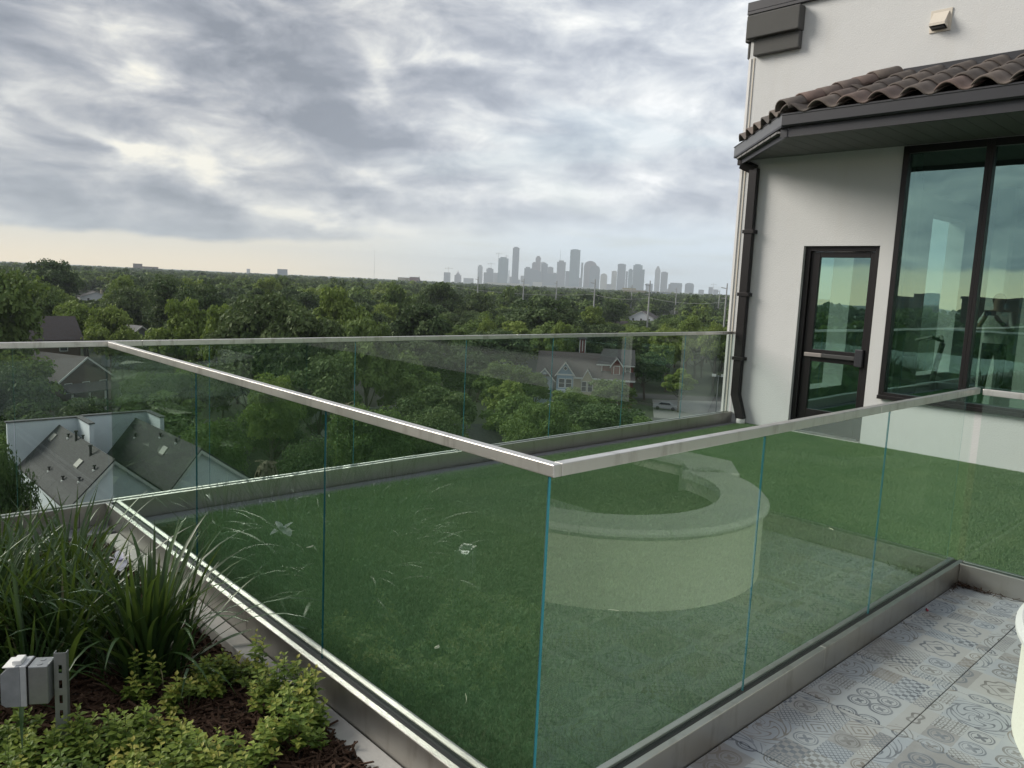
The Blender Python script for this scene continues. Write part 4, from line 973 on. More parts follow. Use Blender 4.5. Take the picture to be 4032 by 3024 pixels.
PT = [(80.6, 108, 20.4, 9.9, 'm', 'tall mid-green tree filling the left edge up to the horizon'), (77.37, 260, 21.9, 13.5, 'd', 'tall open dark tree breaking the horizon near the left edge'),
 (78.3, 165, 17.7, 8.2, 'm', 'mid-green tree directly behind the broad brown roof'), (76.3, 150, 15.0, 8.0, 'l', 'light green tree just right of the broad brown roof'),
 (74.15, 138, 15.0, 7.5, 'l', 'light green tree rising right of the brown craftsman house'), (73.38, 230, 18.9, 9.0, 'l', 'yellow-green crown right of the pale house with the chimney'),
 (73.10, 190, 16.5, 9.3, 'd', 'very dark round tree in front of the pale house with the chimney'), (70.18, 170, 19.4, 11.1, 'd', 'left of the two big dark twin crowns left of centre'),
 (68.67, 160, 19.3, 9.9, 'd', 'right of the two big dark twin crowns left of centre'), (69.40, 112, 17.5, 8.4, 'l', 'light green bushy tree above the handrail where the rails meet'),
 (67.14, 105, 17.1, 6.5, 'l', 'yellowish tree right of the handrail meeting point'), (64.31, 260, 19.7, 8.5, 'l', 'bright yellow-green crown near the horizon left of centre'),
 (64.98, 100, 18.6, 10.5, 'd', 'large dark oak above the far handrail left of centre'), (62.25, 95, 18.2, 9.3, 'd', 'dark oak beside the spreading yellow-green tree'),
 (59.46, 120, 19.8, 9.4, 'l', 'spreading yellow-green tree standing tallest in the middle'), (57.28, 92, 17.0, 7.5, 'm', 'mid-green tree in front and right of the spreading yellow-green tree'),
 (55.34, 200, 20.3, 8.5, 'm', 'tall tree below the distant church steeple'), (52.14, 220, 21.0, 11.5, 'd', 'brownish dark crown touching the horizon left of the skyline'),
 (53.84, 130, 18.1, 10.6, 'd', 'wide dark tree in front of the steeple trees'), (48.52, 150, 14.9, 4.9, 'l', 'slim yellow tree above the handrail below the tallest left tower'),
 (44.40, 170, 18.6, 15.0, 'd', 'very wide dark oak below the middle of the skyline'), (49.42, 230, 18.2, 10.5, 'd', 'dark tree below the tower cranes'),
 (41.02, 200, 16.7, 9.5, 'l', 'bright tree in front of the central transmission pole'), (42.99, 150, 14.4, 4.4, 'l', 'small yellow-green tree above the painted row houses'),
 (39.6, 300, 17.5, 9.4, 'd', 'dark tree beside the white columned house'), (33.91, 180, 15.9, 7.1, 'l', 'round bright tree left of the right-hand pole'),
 (35.29, 165, 14.3, 8.1, 'l', 'low bright tree above the handrail near the right-hand pole'), (32.0, 170, 15.4, 7.2, 'l', 'sloping bright tree touching the white building edge'),
 (63.94, 75, 12.0, 5.2, 'l', 'vivid round green tree behind the slanting handrail'), (56.9, 62, 11.1, 6.9, 'm', 'broad green tree above the slanting handrail in the middle'),
 (60.80, 85, 12.5, 8.3, 'd', 'dark tree behind the second pane of the far railing'), (54.2, 95, 12.4, 8.3, 'm', 'tree right of the grey sided house'),
 (49.83, 110, 11.9, 8.6, 'd', 'dark tree under the far handrail, left of the painted row'), (46.3, 80, 9.9, 7.3, 'm', 'green tree low behind the fifth pane of the far railing'),
 (39.67, 88, 8.0, 8.6, 'd', 'dark bushy tree low in front of the painted row houses'), (36.8, 150, 9.7, 8.3, 'd', 'round very dark tree right of the dark red house'),
 (33.32, 190, 11.1, 11.8, 'm', 'tree behind the parking lot lamp'), (34.32, 138, 7.9, 5.6, 'l', 'yellow-green tree standing in the parking lot'),
 (67.99, 60, 9.4, 4.5, 'm', 'green tree right beside the right town house gable'), (80.4, 40, 13.1, 2.6, 'd', 'dark narrow tree left of the left town house'),
 (70.87, 90, 10.4, 7.7, 'd', 'dark tree directly behind the town house parapets'), (61.6, 57, 9.4, 4.8, 'd', 'dark tree behind the shaggy dead palm'),
 (52.48, 66, 10.3, 6.5, 'd', 'dark tree right of the broad green tree at the slanting handrail'), (43.9, 75, 9.0, 8.1, 'm', 'leafy tree filling the bottom of the fifth far pane'),
 (65.14, 95, 13.4, 9.3, 'd', 'dark tree behind the vivid round green tree'), (70.05, 125, 13.7, 8.9, 'd', 'dark tree behind the meeting point of the handrails'),
 (51.61, 82, 10.5, 8.0, 'd', 'dark tree in the fourth far pane'), (46.97, 105, 10.7, 7.6, 'm', 'grey-green tree left of the grey-blue row house'),
 (79.6, 85, 11.9, 6.4, 'd', 'dark tree under the far handrail at the left edge'), (72.27, 92, 9.9, 5.8, 'm', 'tree right of the brown craftsman house porch'),
 (42.0, 112, 6.6, 7.0, 'm', 'low tree hiding the foot of the tan house'), (39.0, 118, 7.4, 7.0, 'm', 'low tree hiding the foot of the dark red house'),
 (44.9, 120, 7.6, 5.0, 'm', 'low tree in front of the grey-blue row house')]
for a, d, h, w, k, lb in PT: tree(a, d, h, w, k, lb)
HOUSEPOS = [(pol(h[0], h[1]+h[4]/2), max(h[3], h[4])*.62) for h in hs]+[(Vector((15, 48.5, 0)), 8.5), (vo+V().M @ Vector((-4, 4, 0)), 6), (vo+V().M @ Vector((4, 4, 0)), 7), (pol(33, 136), 17), (pol(33.5, 150), 14), (pol(33.2, 122), 9)]
COR = [(76.9, 78.6, 138, -.088), (74.9, 76.7, 126, -.150), (71.8, 73.0, 176, -.083), (74.2, 75.7, 478, -.040), (55.4, 58.4, 97, -.172), (38.2, 44.8, 137, -.146), (30.3, 35.8, 152, -.160),
       (36.5, 38.4, 452, -.0385), (65.0, 80.6, 58, -.27), (59.6, 81, 42, -.34), (38.5, 40.3, 298, -.044), (48.6, 50.8, 418, -.036), (66.9, 68.3, 328, -.036), (43.0, 44.4, 258, -.045), (47.3, 49.6, 74, -.235),
       (57.5, 59.6, 62, -.26), (28, 81, 34, -.9)]
def limit(azd, d, w, h):
    hwd = math.degrees(w*.5/d)
    for a0, a1, D, tn in COR:
        if d < D and azd+hwd > a0 and azd-hwd < a1: h = min(h, 21+tn*d)
    return h
POLES = [(49.41, 500), (46.06, 480), (43.65, 560), (40.87, 330), (38.19, 620), (36.93, 300), (35.03, 750), (32.03, 800), (31.56, 280)]
COR += [(a-.12, a+.12, d, -.042 if d < 400 else -.03) for a, d in POLES]
zones = [(79, 'at the far left'), (75, 'around the brown craftsman house'), (71, 'around the grey gabled house'), (66, 'behind the handrail meeting point'), (61, 'behind the vivid round tree'),
         (56, 'around the grey sided house'), (51, 'below the left end of the skyline'), (46, 'below the middle of the skyline'), (41, 'around the painted row houses'), (36, 'beyond the dark red house'), (0, 'beside the parking lot and white building')]
cnt = 0; auto = []
random.seed(21)
d = 40.
while d < 262:
    step = 9.2+d*.016; naz = int(R(57)*d/step)
    for i in range(naz):
        a = 27+57*(i+random.uniform(.1, .9))/naz; dd_ = d+random.uniform(-step*.4, step*.4); w = random.uniform(7, 12)+dd_*.006; h = random.uniform(9.5, 14.5)+dd_*.012
        if dd_ < 110: h = min(h, random.uniform(8, 12.5)); w = min(w, random.uniform(5, 9))
        hh = limit(a, dd_, w, h)
        if hh < 3.2: continue
        if hh < h: w = min(w, max(3.2, hh*.8))
        h = hh; p = pol(a, dd_)
        if any((p.x-x)**2+(p.y-y)**2 < ((w/2+r_t)*.55)**2 for x, y, r_t in placed): continue
        if any((Vector((p.x, p.y, 0))-Vector((q.x, q.y, 0))).length < r_q+w*.35 for q, r_q in HOUSEPOS): continue
        k = random.choices('dml', (.52, .30, .18))[0]; zn = next(z for lim_, z in zones if a > lim_)
        rng_ = 'near' if dd_ < 90 else ('middle-distance' if dd_ < 170 else 'farther')
        auto.append((tree(a, dd_, h, w, k, 'x', f'{KN[k]} {rng_} trees {zn}'), a)); cnt += 1
    d += step
ORD = 'leftmost second third fourth fifth sixth seventh eighth ninth tenth eleventh twelfth thirteenth fourteenth fifteenth sixteenth seventeenth eighteenth nineteenth twentieth'.split()
byg = {}
for t, a in auto: byg.setdefault(t['group'], []).append((-a, t))
for gname, lst in byg.items():
    lst.sort(key=lambda q: q[0])
    for i, (_, t) in enumerate(lst):
        if len(lst) == 1: t['label'] = 'only one of the '+gname; del t['group']
        else: t['label'] = (ORD[0]+' of the ' if i == 0 else ('rightmost of the ' if i == len(lst)-1 else ORD[min(i, 19)]+' from left of the '))+gname
print('individual trees', cnt+len(PT))
# beyond: one forest, thinning into low-detail crowns
lowm = {k: [crown_mesh(200+i+ord(k), KM[k], puffs=30, per=26, leaf=.72, rx=4.9) for i in range(2)] for k in 'dml'}
vlow = {k: [crown_mesh(300+i+ord(k), KM[k], puffs=18, per=9, leaf=1.35, rx=5.2) for i in range(1)] for k in 'dml'}
SRC = [lowm['d'][0], lowm['d'][1], lowm['m'][0], lowm['l'][0], vlow['d'][0], vlow['m'][0], vlow['l'][0]]
fp, fr_, fs_, fi = [], [], [], []
def addtree(a, d):
    w = random.uniform(7.5, 13.5); h = random.uniform(11, 17.0)+(random.random() < .06)*3
    if 27 < a < 84: h = limit(a, d, w, h)
    if h < 5: return
    p = pol(a, d)
    if 27 < a < 84 and any((p.x-q.x)**2+(p.y-q.y)**2 < (r_q+w*.3)**2 for q, r_q in HOUSEPOS): return
    fp.append(tuple(p)); fr_.append((0, 0, random.uniform(0, 6.28))); s = w/9.6; fs_.append((s, s, h/13.2))
    r = random.random()
    patch = math.sin(p.x*.006+1.3)*math.sin(p.y*.0048)
    r2_ = r+patch*.14
    fi.append((0 if r < .35 else 1) if r2_ < .66 and d < 750 else ((2 if r2_ < .93 else 3) if d < 750 else (4 if r2_ < .66 else (5 if r2_ < .93 else 6))))
d = 262.
while d < 2700:
    step = 9.5+d*.0035; a0, a1 = 24, 88; na = int(R(a1-a0)*d/step)
    for i in range(na): addtree(a0+(a1-a0)*(i+random.random())/na, d+random.uniform(-.4, .4)*step)
    d += step
d = 40.
while d < 620:
    step = 10+d*.012; a0, a1 = 88, 205; na = int(R(a1-a0)*d/step)
    for i in range(na): addtree(a0+(a1-a0)*(i+random.random())/na, d+random.uniform(-.4, .4)*step)
    d += step
fo = gn_scatter('distant_forest', fp, fr_, fs_, fi, SRC)
tag(fo, 'wooded suburb stretching from the middle distance to the horizon', 'forest', kind='stuff')
print('forest crowns', len(fp))
# the canopy beyond, one rough sheet
na, nd = 300, 46; V_ = []; ds = [2500*(9300/2500)**(j/(nd-1)) for j in range(nd)]; rr = np.random.default_rng(5)
for j, d in enumerate(ds):
    for i in range(na): 
        p = pol(22+70*i/(na-1), d); V_.append((p.x, p.y, GZ+10.2+rr.normal(0, 1.6)))
F_ = [(j*na+i, j*na+i+1, (j+1)*na+i+1, (j+1)*na+i) for j in range(nd-1) for i in range(na-1)]
cm_ = mat('far_canopy', (.075, .105, .05), .95, nscale=.02, namt=.35)
co = bpy.data.objects.new('far_canopy', np_mesh('far_canopy', V_, F_, cm_)); col.objects.link(co)
tag(co, 'hazy band of tree tops meeting the horizon', 'forest', kind='stuff')

# dead palms with hanging skirts
def palm(azd, d, h, w, skirt, label):
    p = pol(azd, d); t = thing('palm_tree', p, label, 'palm'); r = random.Random(int(d))
    MB().tube([p, p+Vector((.1, 0, h*.5)), p+Vector((0, .1, h-.4))], [.24, .2, .2], 9).build('trunk', barkm, t)
    mb = MB(); T_ = []
    for k in range(150):
        a = r.uniform(0, 6.283); L = w*r.uniform(.6, 1.1); z0 = h-.3-abs(r.gauss(0, .35)); out = L*r.uniform(.25, .62); drop = skirt*r.uniform(.35, 1)
        if k < 16: drop = -r.uniform(-.2, .5); out = L*.55
        d_ = Vector((math.cos(a), math.sin(a), 0)); s_ = Vector((-d_.y, d_.x, 0)); n0 = len(mb.v)
        pts_ = [p+Vector((0, 0, z0))+d_*.1, p+Vector((0, 0, z0+.05*L-drop*.15))+d_*out*.7, p+Vector((0, 0, z0-drop*.6))+d_*out*1.0, p+Vector((0, 0, z0-drop))+d_*out*r.uniform(.6, .95)]
        ws = [.03, .05, .13, .015]
        vs = [q+s_*w_*sg for q, w_ in zip(pts_, ws) for sg in (-1, 1)]
        mb.add(vs, [(i*2, i*2+1, i*2+3, i*2+2) for i in range(3)]); T_ += [r.random()]*8
    o = mb.build('fronds', leaf_dry, t, tint=T_); o['kind'] = 'stuff'
palm(58.75, 66, 10.6, 2.6, 4.6, 'shaggy dead palm with hanging brown fronds under the slanting handrail')
palm(64.25, 53, 8.9, 1.3, 1.9, 'small withered palm between the town house gable and the shaggy palm')

# transmission poles with their lines
polem = mat('pole_grey', (.36, .37, .38), .6, .3)
tops = {}
PL = ['leftmost slim transmission pole, below the striped tower', 'transmission pole left of the stepped dark tower', 'transmission pole below the mast-topped tower', 'tall transmission pole in front of the rounded blue tower',
      'small transmission pole left of the yellow flats', 'tallest transmission pole, beside the white columned house', 'small transmission pole below the pointed tower', 'tiny transmission pole far right by the crane', 'transmission pole at the white building edge']
for (a, d), lb in zip(POLES, PL):
    p = pol(a, d); t = thing('transmission_pole', p, lb, 'power pole', 'transmission poles crossing the suburb'); H = 24.6
    sc_ = 1 if d < 400 else 1.25
    MB().tube([p, p+Vector((0, 0, H))], [.42*sc_, .2*sc_], 7).build('pole', polem, t)
    L_ = Vector((math.sin(R(a)), -math.cos(R(a)), 0))
    for z_ in (-1.8, -5.2): MB().tube([p+Vector((0, 0, H+z_))-L_*(0 if z_ > -2 else 1.6), p+Vector((0, 0, H+z_+.3))-L_*1.9 if z_ > -2 else p+Vector((0, 0, H+z_))+L_*.3], .13*sc_, 5).build('crossarm', polem, t)
    tops[(a, d)] = p+Vector((0, 0, H-6.4))
def wire(p, q, lb, sag=1.2):
    t = MB().tube([p.lerp(q, i/12)-Vector((0, 0, sag*4*(i/12)*(1-i/12))) for i in range(13)], .05, 3)
    o = t.build('power_line', polem, None, origin=p); tag(o, lb, 'power line', 'lines between the transmission poles')
ks = [(40.87, 330), (36.93, 300), (31.56, 280)]
wire(tops[ks[0]], tops[ks[1]], 'power line from the tall left pole to the tallest pole')
wire(tops[ks[1]], tops[ks[2]], 'power line from the tallest pole towards the white building edge')
wire(pol(52.5, 380, 0), tops[ks[0]], 'power line running left from the tall left pole over the trees', 2.0)

# ------------------------------------------------------------------ skyline
def tw(name, c): return mat(name, c, .5, spec=.5, nscale=.03, namt=.12)
TM = [tw('tower_blue_grey', (.085, .115, .16)), tw('tower_grey', (.15, .155, .185)), tw('tower_teal', (.07, .15, .19)), tw('tower_rose', (.18, .14, .165)), tw('tower_pale', (.36, .36, .37)), tw('tower_cream', (.45, .42, .36))]
SK = [(51.68,53,90,1,'squat grey tower with a crane on top at the far left of the skyline'),(50.89,55,88,3,'brownish tower with a small dome, second from the skyline left end'),(50.11,81,52,4,'low pale block right of the small domed tower'),
(49.29,39,149,4,'slender pale striped tower'),(48.67,75,102,1,'broad lower half of the unfinished tower under the low crane'),(48.58,57,134,1,'upper part of the unfinished tower under the low crane'),(48.14,39,104,4,'plain pale tower left of the twin-crane glass tower'),
(47.62,81,220,2,'wide glass tower with two cranes on its roof'),(47.18,6,127,2,'narrow side slab right of the twin-crane tower'),(47.04,20,78,1,'short grey tower left of the tallest tower'),(46.73,53,309,0,'tallest grey slab tower, left part of the skyline'),
(46.42,16,58,0,'low dark annexe at the right foot of the tallest tower'),(46.18,31,90,4,'short pale tower between the tallest tower and the stepped dark tower'),(45.80,59,150,0,'blue-grey tower left of the stepped dark tower'),(45.28,98,129,0,'broad base of the stepped dark tower'),
(45.37,35,193,3,'middle step of the stepped dark tower'),(45.09,41,241,3,'top step of the stepped dark tower'),(44.71,39,202,4,'lighter tower just right of the stepped tower top'),(44.59,47,191,0,'blue-grey tower with notched roof right of the stepped tower'),
(44.16,45,165,1,'square grey tower left of centre gap'),(44.16,102,116,0,'wide dark block in front of the square grey tower'),(43.83,24,126,1,'small grey tower left of the mast-topped tower'),(43.39,69,213,1,'pale grey tower with a tall mast on its roof'),
(42.92,30,142,0,'narrow dark tower between the mast-topped and teal towers'),(42.42,79,310,2,'tall teal glass tower in the middle of the skyline'),(41.96,20,95,1,'low grey tower at the right foot of the teal tower'),(41.88,16,216,1,'thin tower with open top right of the teal tower'),
(41.28,101,231,3,'wide rose-grey tower behind the rounded blue one'),(40.94,80,196,0,'blue glass tower with a rounded stepped crown'),(40.27,54,135,5,'cream tower right of the rounded blue tower'),(39.87,66,55,4,'low pale block right of the cream tower'),
(39.53,42,157,5,'sandy tower left of the tall dark slab'),(39.02,64,215,0,'tall dark slab with a small roof block'),(38.63,16,161,0,'right shoulder of the tall dark slab'),(38.37,34,174,2,'pale teal tower left of the wide glass pair'),
(37.87,73,214,2,'wide pale glass tower right of the dark slab'),(37.46,20,182,2,'narrow glass wing on the right of the wide pale glass tower'),(36.98,55,73,0,'short dark tower behind the tallest transmission pole'),(36.44,41,190,4,'pointed pale tower standing alone on the right'),
(35.96,53,165,1,'flat-topped tower right of the pointed one'),(35.58,81,40,4,'low pale block at the foot of the flat-topped tower'),(35.47,35,76,3,'small reddish wing of the broad block with cornice'),(35.09,92,88,0,'broad block with a cornice on the right'),
(34.15,68,91,0,'squarish tower with rounded shoulders at the right'),(33.31,41,44,1,'small distant block near the right end of the skyline'),(32.66,33,67,1,'unfinished small tower under the rightmost crane'),(32.31,40,51,1,'last small block at the right end of the skyline'),
(45.06,71,45,5,'pale low block at the foot of the stepped dark tower'),(43.90,63,24,5,'low white block left of the mast-topped tower foot')]
random.seed(5)
for i, (a, w, h, mi, lb) in enumerate(SK):
    D = 6300-(i % 5)*22 if w < 95 else 6330; D -= 250 if i >= 47 else 0
    if 'base' in lb or 'lower half' in lb or 'in front' in lb: D = 6180
    p = pol(a, D); rz = R(a-90)
    t = thing('office_tower', p, lb, 'skyscraper', 'skyscrapers of the distant skyline')
    dp = min(60, max(14, w*.7)); hw = w/2
    if 'rounded blue' in lb or 'rounded stepped' in lb or 'rounded shoulders' in lb:
        hb = h*.86; LM(p, rz).box(-hw, hw, 0, dp, 0, hb).done('tower', TM[mi], t)
        LM(p, rz).extrude([(math.cos(q)*hw*.96, 0, hb+math.sin(q)*(h*1.0-hb)*1.05) for q in [math.pi*k/10 for k in range(11)]], (0, dp, 0)).done('crown', TM[mi], t)
    elif 'pointed' in lb and 'standing alone' in lb:
        LM(p, rz).box(-hw, hw, 0, dp, 0, h*.94).done('tower', TM[mi], t)
        LM(p, rz).add([(-hw, 0, h*.94), (hw, 0, h*.94), (hw, dp, h*.94), (-hw, dp, h*.94), (-hw*.3, dp*.3, h*1.11), (hw*.3, dp*.3, h*1.11), (hw*.3, dp*.7, h*1.11), (-hw*.3, dp*.7, h*1.11)], [(0, 1, 5, 4), (1, 2, 6, 5), (2, 3, 7, 6), (3, 0, 4, 7), (4, 5, 6, 7)]).done('spire', TM[mi], t)
    elif 'dome' in lb and 'right of' not in lb:
        LM(p, rz).box(-hw, hw, 0, dp, 0, h*.82).box(-hw*.6, hw*.6, 2, dp-2, h*.82, h*.95).done('tower', TM[mi], t)
        LM(p, rz).tube([(0, dp/2, h*.95), (0, dp/2, h*1.03), (0, dp/2, h*1.1), (0, dp/2, h*1.25)], [11, 9, 4, .6], 10).done('dome', TM[mi], t)
    else:
        # flush shafts with recessed slots so the facade reads as bays
        nb = max(2, int(w/11)); bw = w/nb; m_ = LM(p, rz).box(-hw, hw, 1.2, dp, 0, h)
        for k in range(nb): m_.box(-hw+k*bw+bw*.14, -hw+(k+1)*bw-bw*.14, 0, 1.19, 0, h-4)
        m_.done('tower', TM[mi], t)
        if h > 120 and w > 30: LM(p, rz).box(-hw*.62, hw*.55, 6, dp-5, h+.01, h+random.choice((5, 8, 11))).done('roof_block', TM[mi], t)
    if 'mast' in lb and 'roof' in lb: LM(p, rz).tube([(-hw*.35, dp/2, h), (-hw*.35, dp/2, h+45), (-hw*.35, dp/2, h+96)], [2.2, 1.3, .6], 5).done('mast', TM[1], t)
cranem = mat('crane_steel', (.30, .27, .22), .6)
for a, h, base, jl, lb in ((51.60, 125, 90, 62, 'tower crane at the far left of the skyline'), (48.51, 177, 134, 58, 'tower crane over the unfinished tower'), (47.98, 258, 215, 48, 'left crane on the twin-crane glass tower'), (47.39, 243, 215, 30, 'right crane on the twin-crane glass tower'), (32.49, 93, 60, 42, 'rightmost crane near the white building')):
    p = pol(a, 6230); t = thing('tower_crane', p+Vector((0, 0, base)), lb, 'crane', 'tower cranes on the skyline'); rz = R(a-90)
    LM(p, rz).box(-1.1, 1.1, -1.1, 1.1, base-20, h+6).done('mast', cranem, t); LM(p, rz).box(-jl*.42, jl*.58, -.8, .8, h-5, h-3).done('jib', cranem, t)
    LM(p, rz).box(-jl*.42, -jl*.32, -1.4, 1.4, h-9, h-5.01).done('counterweight', cranem, t)
# low distant blocks along the horizon
for nm, a, d, w, h, dp, m_, lb in (('apartment_building', 72.44, 2500, 24, 29, 14, sid['brown'], 'brown brick block on the left horizon'), ('warehouse', 71.75, 2520, 48, 22, 20, sid['brown'], 'long low brown building beside the brick block on the horizon'),
  ('apartment_building', 63.26, 4000, 48, 41, 20, TM[0], 'lone blue-grey block on the horizon left of centre'), ('apartment_building', 54.80, 2500, 37, 25, 14, sid['tan'], 'tan flats left of the steeple on the horizon'),
  ('apartment_building', 54.02, 2480, 31, 28, 14, sid['red'], 'reddish flats touching the steeple on the horizon'), ('apartment_building', 65.52, 6000, 24, 42, 20, TM[3], 'tiny block far left on the horizon'),
  ('apartment_building', 38.0, 1500, 46, 19.5, 20, sid['tan'], 'yellow flats with white roof edge below the pale glass towers'), ('apartment_building', 36.2, 1500, 40, 18.5, 20, sid['pale'], 'grey flats right of the yellow ones among the trees'),
  ('warehouse', 59.9, 1900, 45, 16.2, 20, sid['white'], 'low white building in the trees under the lone block'), ('warehouse', 47.2, 4800, 260, 24, 40, TM[5], 'long pale low building at the foot of the towers'), ('warehouse', 42.8, 4700, 300, 22, 40, TM[4], 'second long pale building under the middle towers'),
  ('apartment_building', 166.0, 330, 42, 23, 16, sid['brown'], 'long block mirrored in the door glass'), ('apartment_building', 160.0, 700, 34, 25, 16, sid['brown'], 'stepped block mirrored in the first tall window')):
    p = pol(a, d); t = thing(nm, p, lb, 'building'); rz = R(a-90)
    LM(p, rz).box(-w/2, w/2, 0, dp, 0, h).done('wall', m_, t); LM(p, rz).box(-w/2-.6, w/2+.6, -.6, dp+.6, h+.01, h+1.0).done('roof', trimw if 'flats' in lb else m_, t)
    if 'yellow flats' in lb or 'stepped' in lb: LM(p, rz).box(-w*.5, w*.05, 2, dp-2, h+1.01, h+4).done('roof_block', m_, t)
    if d < 2600:
        nf = max(1, int((h-3)/3.4)); nw = max(3, int(w/5))
        base_me = None
        for f in range(nf):
            for k in range(nw):
                if d > 1000 and f < nf-2: continue
                x = -w/2+w*(k+.5)/nw
                LM(p, rz).box(x-.9, x+.9, -.12, -.02, h-2.6-f*3.4, h-1.0-f*3.4).done('window', farglass, t)
p = pol(53.69, 2450); t = thing('church_steeple', p, 'dark pointed church steeple on the horizon', 'steeple')
LM(p, 0).box(-3, 3, -3, 3, 0, 21).done('tower', sid['brown'], t); LM(p, 0).tube([(0, 0, 21), (0, 0, 32)], [3.2, .2], 8).done('spire', shingle_d, t)
p = pol(56.91, 5000); t = thing('radio_mast', p, 'very thin tall radio mast on the horizon left of the skyline', 'mast'); MB().tube([p, p+Vector((0, 0, 192))], [1.2, .7], 4).build('mast', polem, t)

# ------------------------------------------------------------------ the air
hm = bpy.data.materials.new('haze_air'); hm.use_nodes = True; hg = NG(hm.node_tree); hg.n.clear()
pvn = hg.new('ShaderNodeVolumePrincipled'); pvn.inputs['Color'].default_value = (.82, .90, 1.0, 1); pvn.inputs['Density'].default_value = 1.25e-4; pvn.inputs['Anisotropy'].default_value = .0
hg.l.new(pvn.outputs[0], hg.new('ShaderNodeOutputMaterial').inputs['Volume'])
hz_ = MB().box(-3000, 9500, -3000, 9500, -20.6, 330).build('haze', hm, None); hz_['kind'] = 'stuff'; hz_['label'] = 'thin haze over the suburb and skyline'; hz_['category'] = 'haze'


# ------------------------------------------------------------------ curved bench on the patio
BC = (3.42, -.20)
bench = thing('curved_bench', (BC[0], BC[1], 0), 'cream curved seating wall with white stone top on the tiles at the right edge', 'bench')
def arc_block(r0, r1, a0, a1, z0, z1, n=8, ch=0.0):
    mb = MB(); prof = [(r0, z0), (r1-ch, z0), (r1, z0+ch), (r1, z1-ch), (r1-ch, z1), (r0, z1)] if ch else [(r0, z0), (r1, z0), (r1, z1), (r0, z1)]
    m = len(prof); vs = []
    for i in range(n+1):
        a = a0+(a1-a0)*i/n
        vs += [(BC[0]+math.cos(a)*r, BC[1]+math.sin(a)*r, z) for r, z in prof]
    fs = [(i*m+k, (i+1)*m+k, (i+1)*m+(k+1) % m, i*m+(k+1) % m) for i in range(n) for k in range(m)]
    fs += [tuple(range(m)), tuple(n*m+k for k in reversed(range(m)))]
    return mb.add(vs, [tuple(reversed(f)) for f in fs])
A0, A1 = R(10), R(176)
arc_block(.665, .874, A0, A1, -.001, .352, 48).build('wall', benchm, bench)
for k in range(6):
    a0 = A0-R(2)+(A1-A0+R(2))*k/6; a1 = A0-R(2)+(A1-A0+R(2))*(k+1)/6
    arc_block(.645, .902, a0+.0018, a1-.0018, .353, .402, 10, .018).build('coping_stone', copingm, bench)
# straight planter wall joined to the bench end
pw = MB().extrude([(4.10, -.08, 0), (4.30, .12, 0), (4.56, -.10, 0), (4.56, -1.5, 0), (4.36, -1.5, 0), (4.36, -.2, 0), (4.28, -.28, 0)], (0, 0, .352)); pw.build('wall', benchm, bench)
MB().extrude([(4.08, -.06, .353), (4.30, .15, .353), (4.59, -.08, .353), (4.59, -1.5, .353), (4.33, -1.5, .353), (4.33, -.22, .353), (4.27, -.26, .353)], (0, 0, .049)).build('coping_stone', copingm, bench, .008)
struct('bench_planting_soil', MB().box(3.96, 4.358, -1.5, -.31, .0005, .28), soilm)
seat_soil = struct('bench_planting_soil', MB().prism([(BC[0]+math.cos(a)*.655, BC[1]+math.sin(a)*.655) for a in [A0+(A1-A0)*i/30 for i in range(31)]], .0005, .28), soilm)

# ------------------------------------------------------------------ planting bed: soil, mulch, strap-leaved clumps, low shrubs, junction box
def soil_z(x, y): return -.045+.03*math.sin(x*3.1+1)*math.sin(y*2.3)-.03*max(0, (y-3.6))
gx = np.linspace(-3.2, 1.2615, 60); gy = np.linspace(1.27, 4.70, 50)
V = [(x, y, soil_z(x, y)) for y in gy for x in gx]
F = [(j*60+i, j*60+i+1, (j+1)*60+i+1, (j+1)*60+i) for j in range(49) for i in range(59)]
struct('planting_bed', MB().add(V, F), soilm)
def chips(n):
    r = np.random.default_rng(3)
    x = r.uniform(-.6, 1.262, n); y = r.uniform(1.5, 4.68, n)
    z = np.array([soil_z(a, b) for a, b in zip(x, y)])+r.uniform(.0, .026, n)
    L = r.gamma(3, .0065, n)+.006; w = r.uniform(.002, .0065, n); th = r.uniform(.0008, .003, n)
    a = r.uniform(0, 6.283, n); t = r.normal(0, .35, n); rl = r.uniform(-.8, .8, n)
    d = np.stack([np.cos(a)*np.cos(t), np.sin(a)*np.cos(t), np.sin(t)], 1)
    s = np.stack([-np.sin(a)*np.cos(rl), np.cos(a)*np.cos(rl), np.sin(rl)], 1); nn = np.cross(d, s)
    c = np.stack([x, y, z], 1); P = []
    for sz in (-1, 1):
        for sx, sy in ((-1, -1), (1, -.6), (.8, 1), (-1, .7)): P.append(c+d*(L*sx)[:, None]+s*(w*sy)[:, None]+nn*(th*sz)[:, None])
    P = np.stack(P, 1).reshape(-1, 3); b = np.arange(n)[:, None, None]*8
    fb = np.array([(4, 5, 6, 7), (0, 1, 5, 4), (1, 2, 6, 5), (2, 3, 7, 6), (3, 0, 4, 7)])
    return P, (b+fb[None]).reshape(-1, 4), np.repeat(r.beta(1.6, 2.6, n), 8)
P, Fc, T = chips(26000)
mo = bpy.data.objects.new('bark_mulch', np_mesh('bark_mulch', P, Fc, mulchm, T)); col.objects.link(mo)
tag(mo, 'dark shredded bark mulch covering the planting bed', 'mulch', kind='stuff')

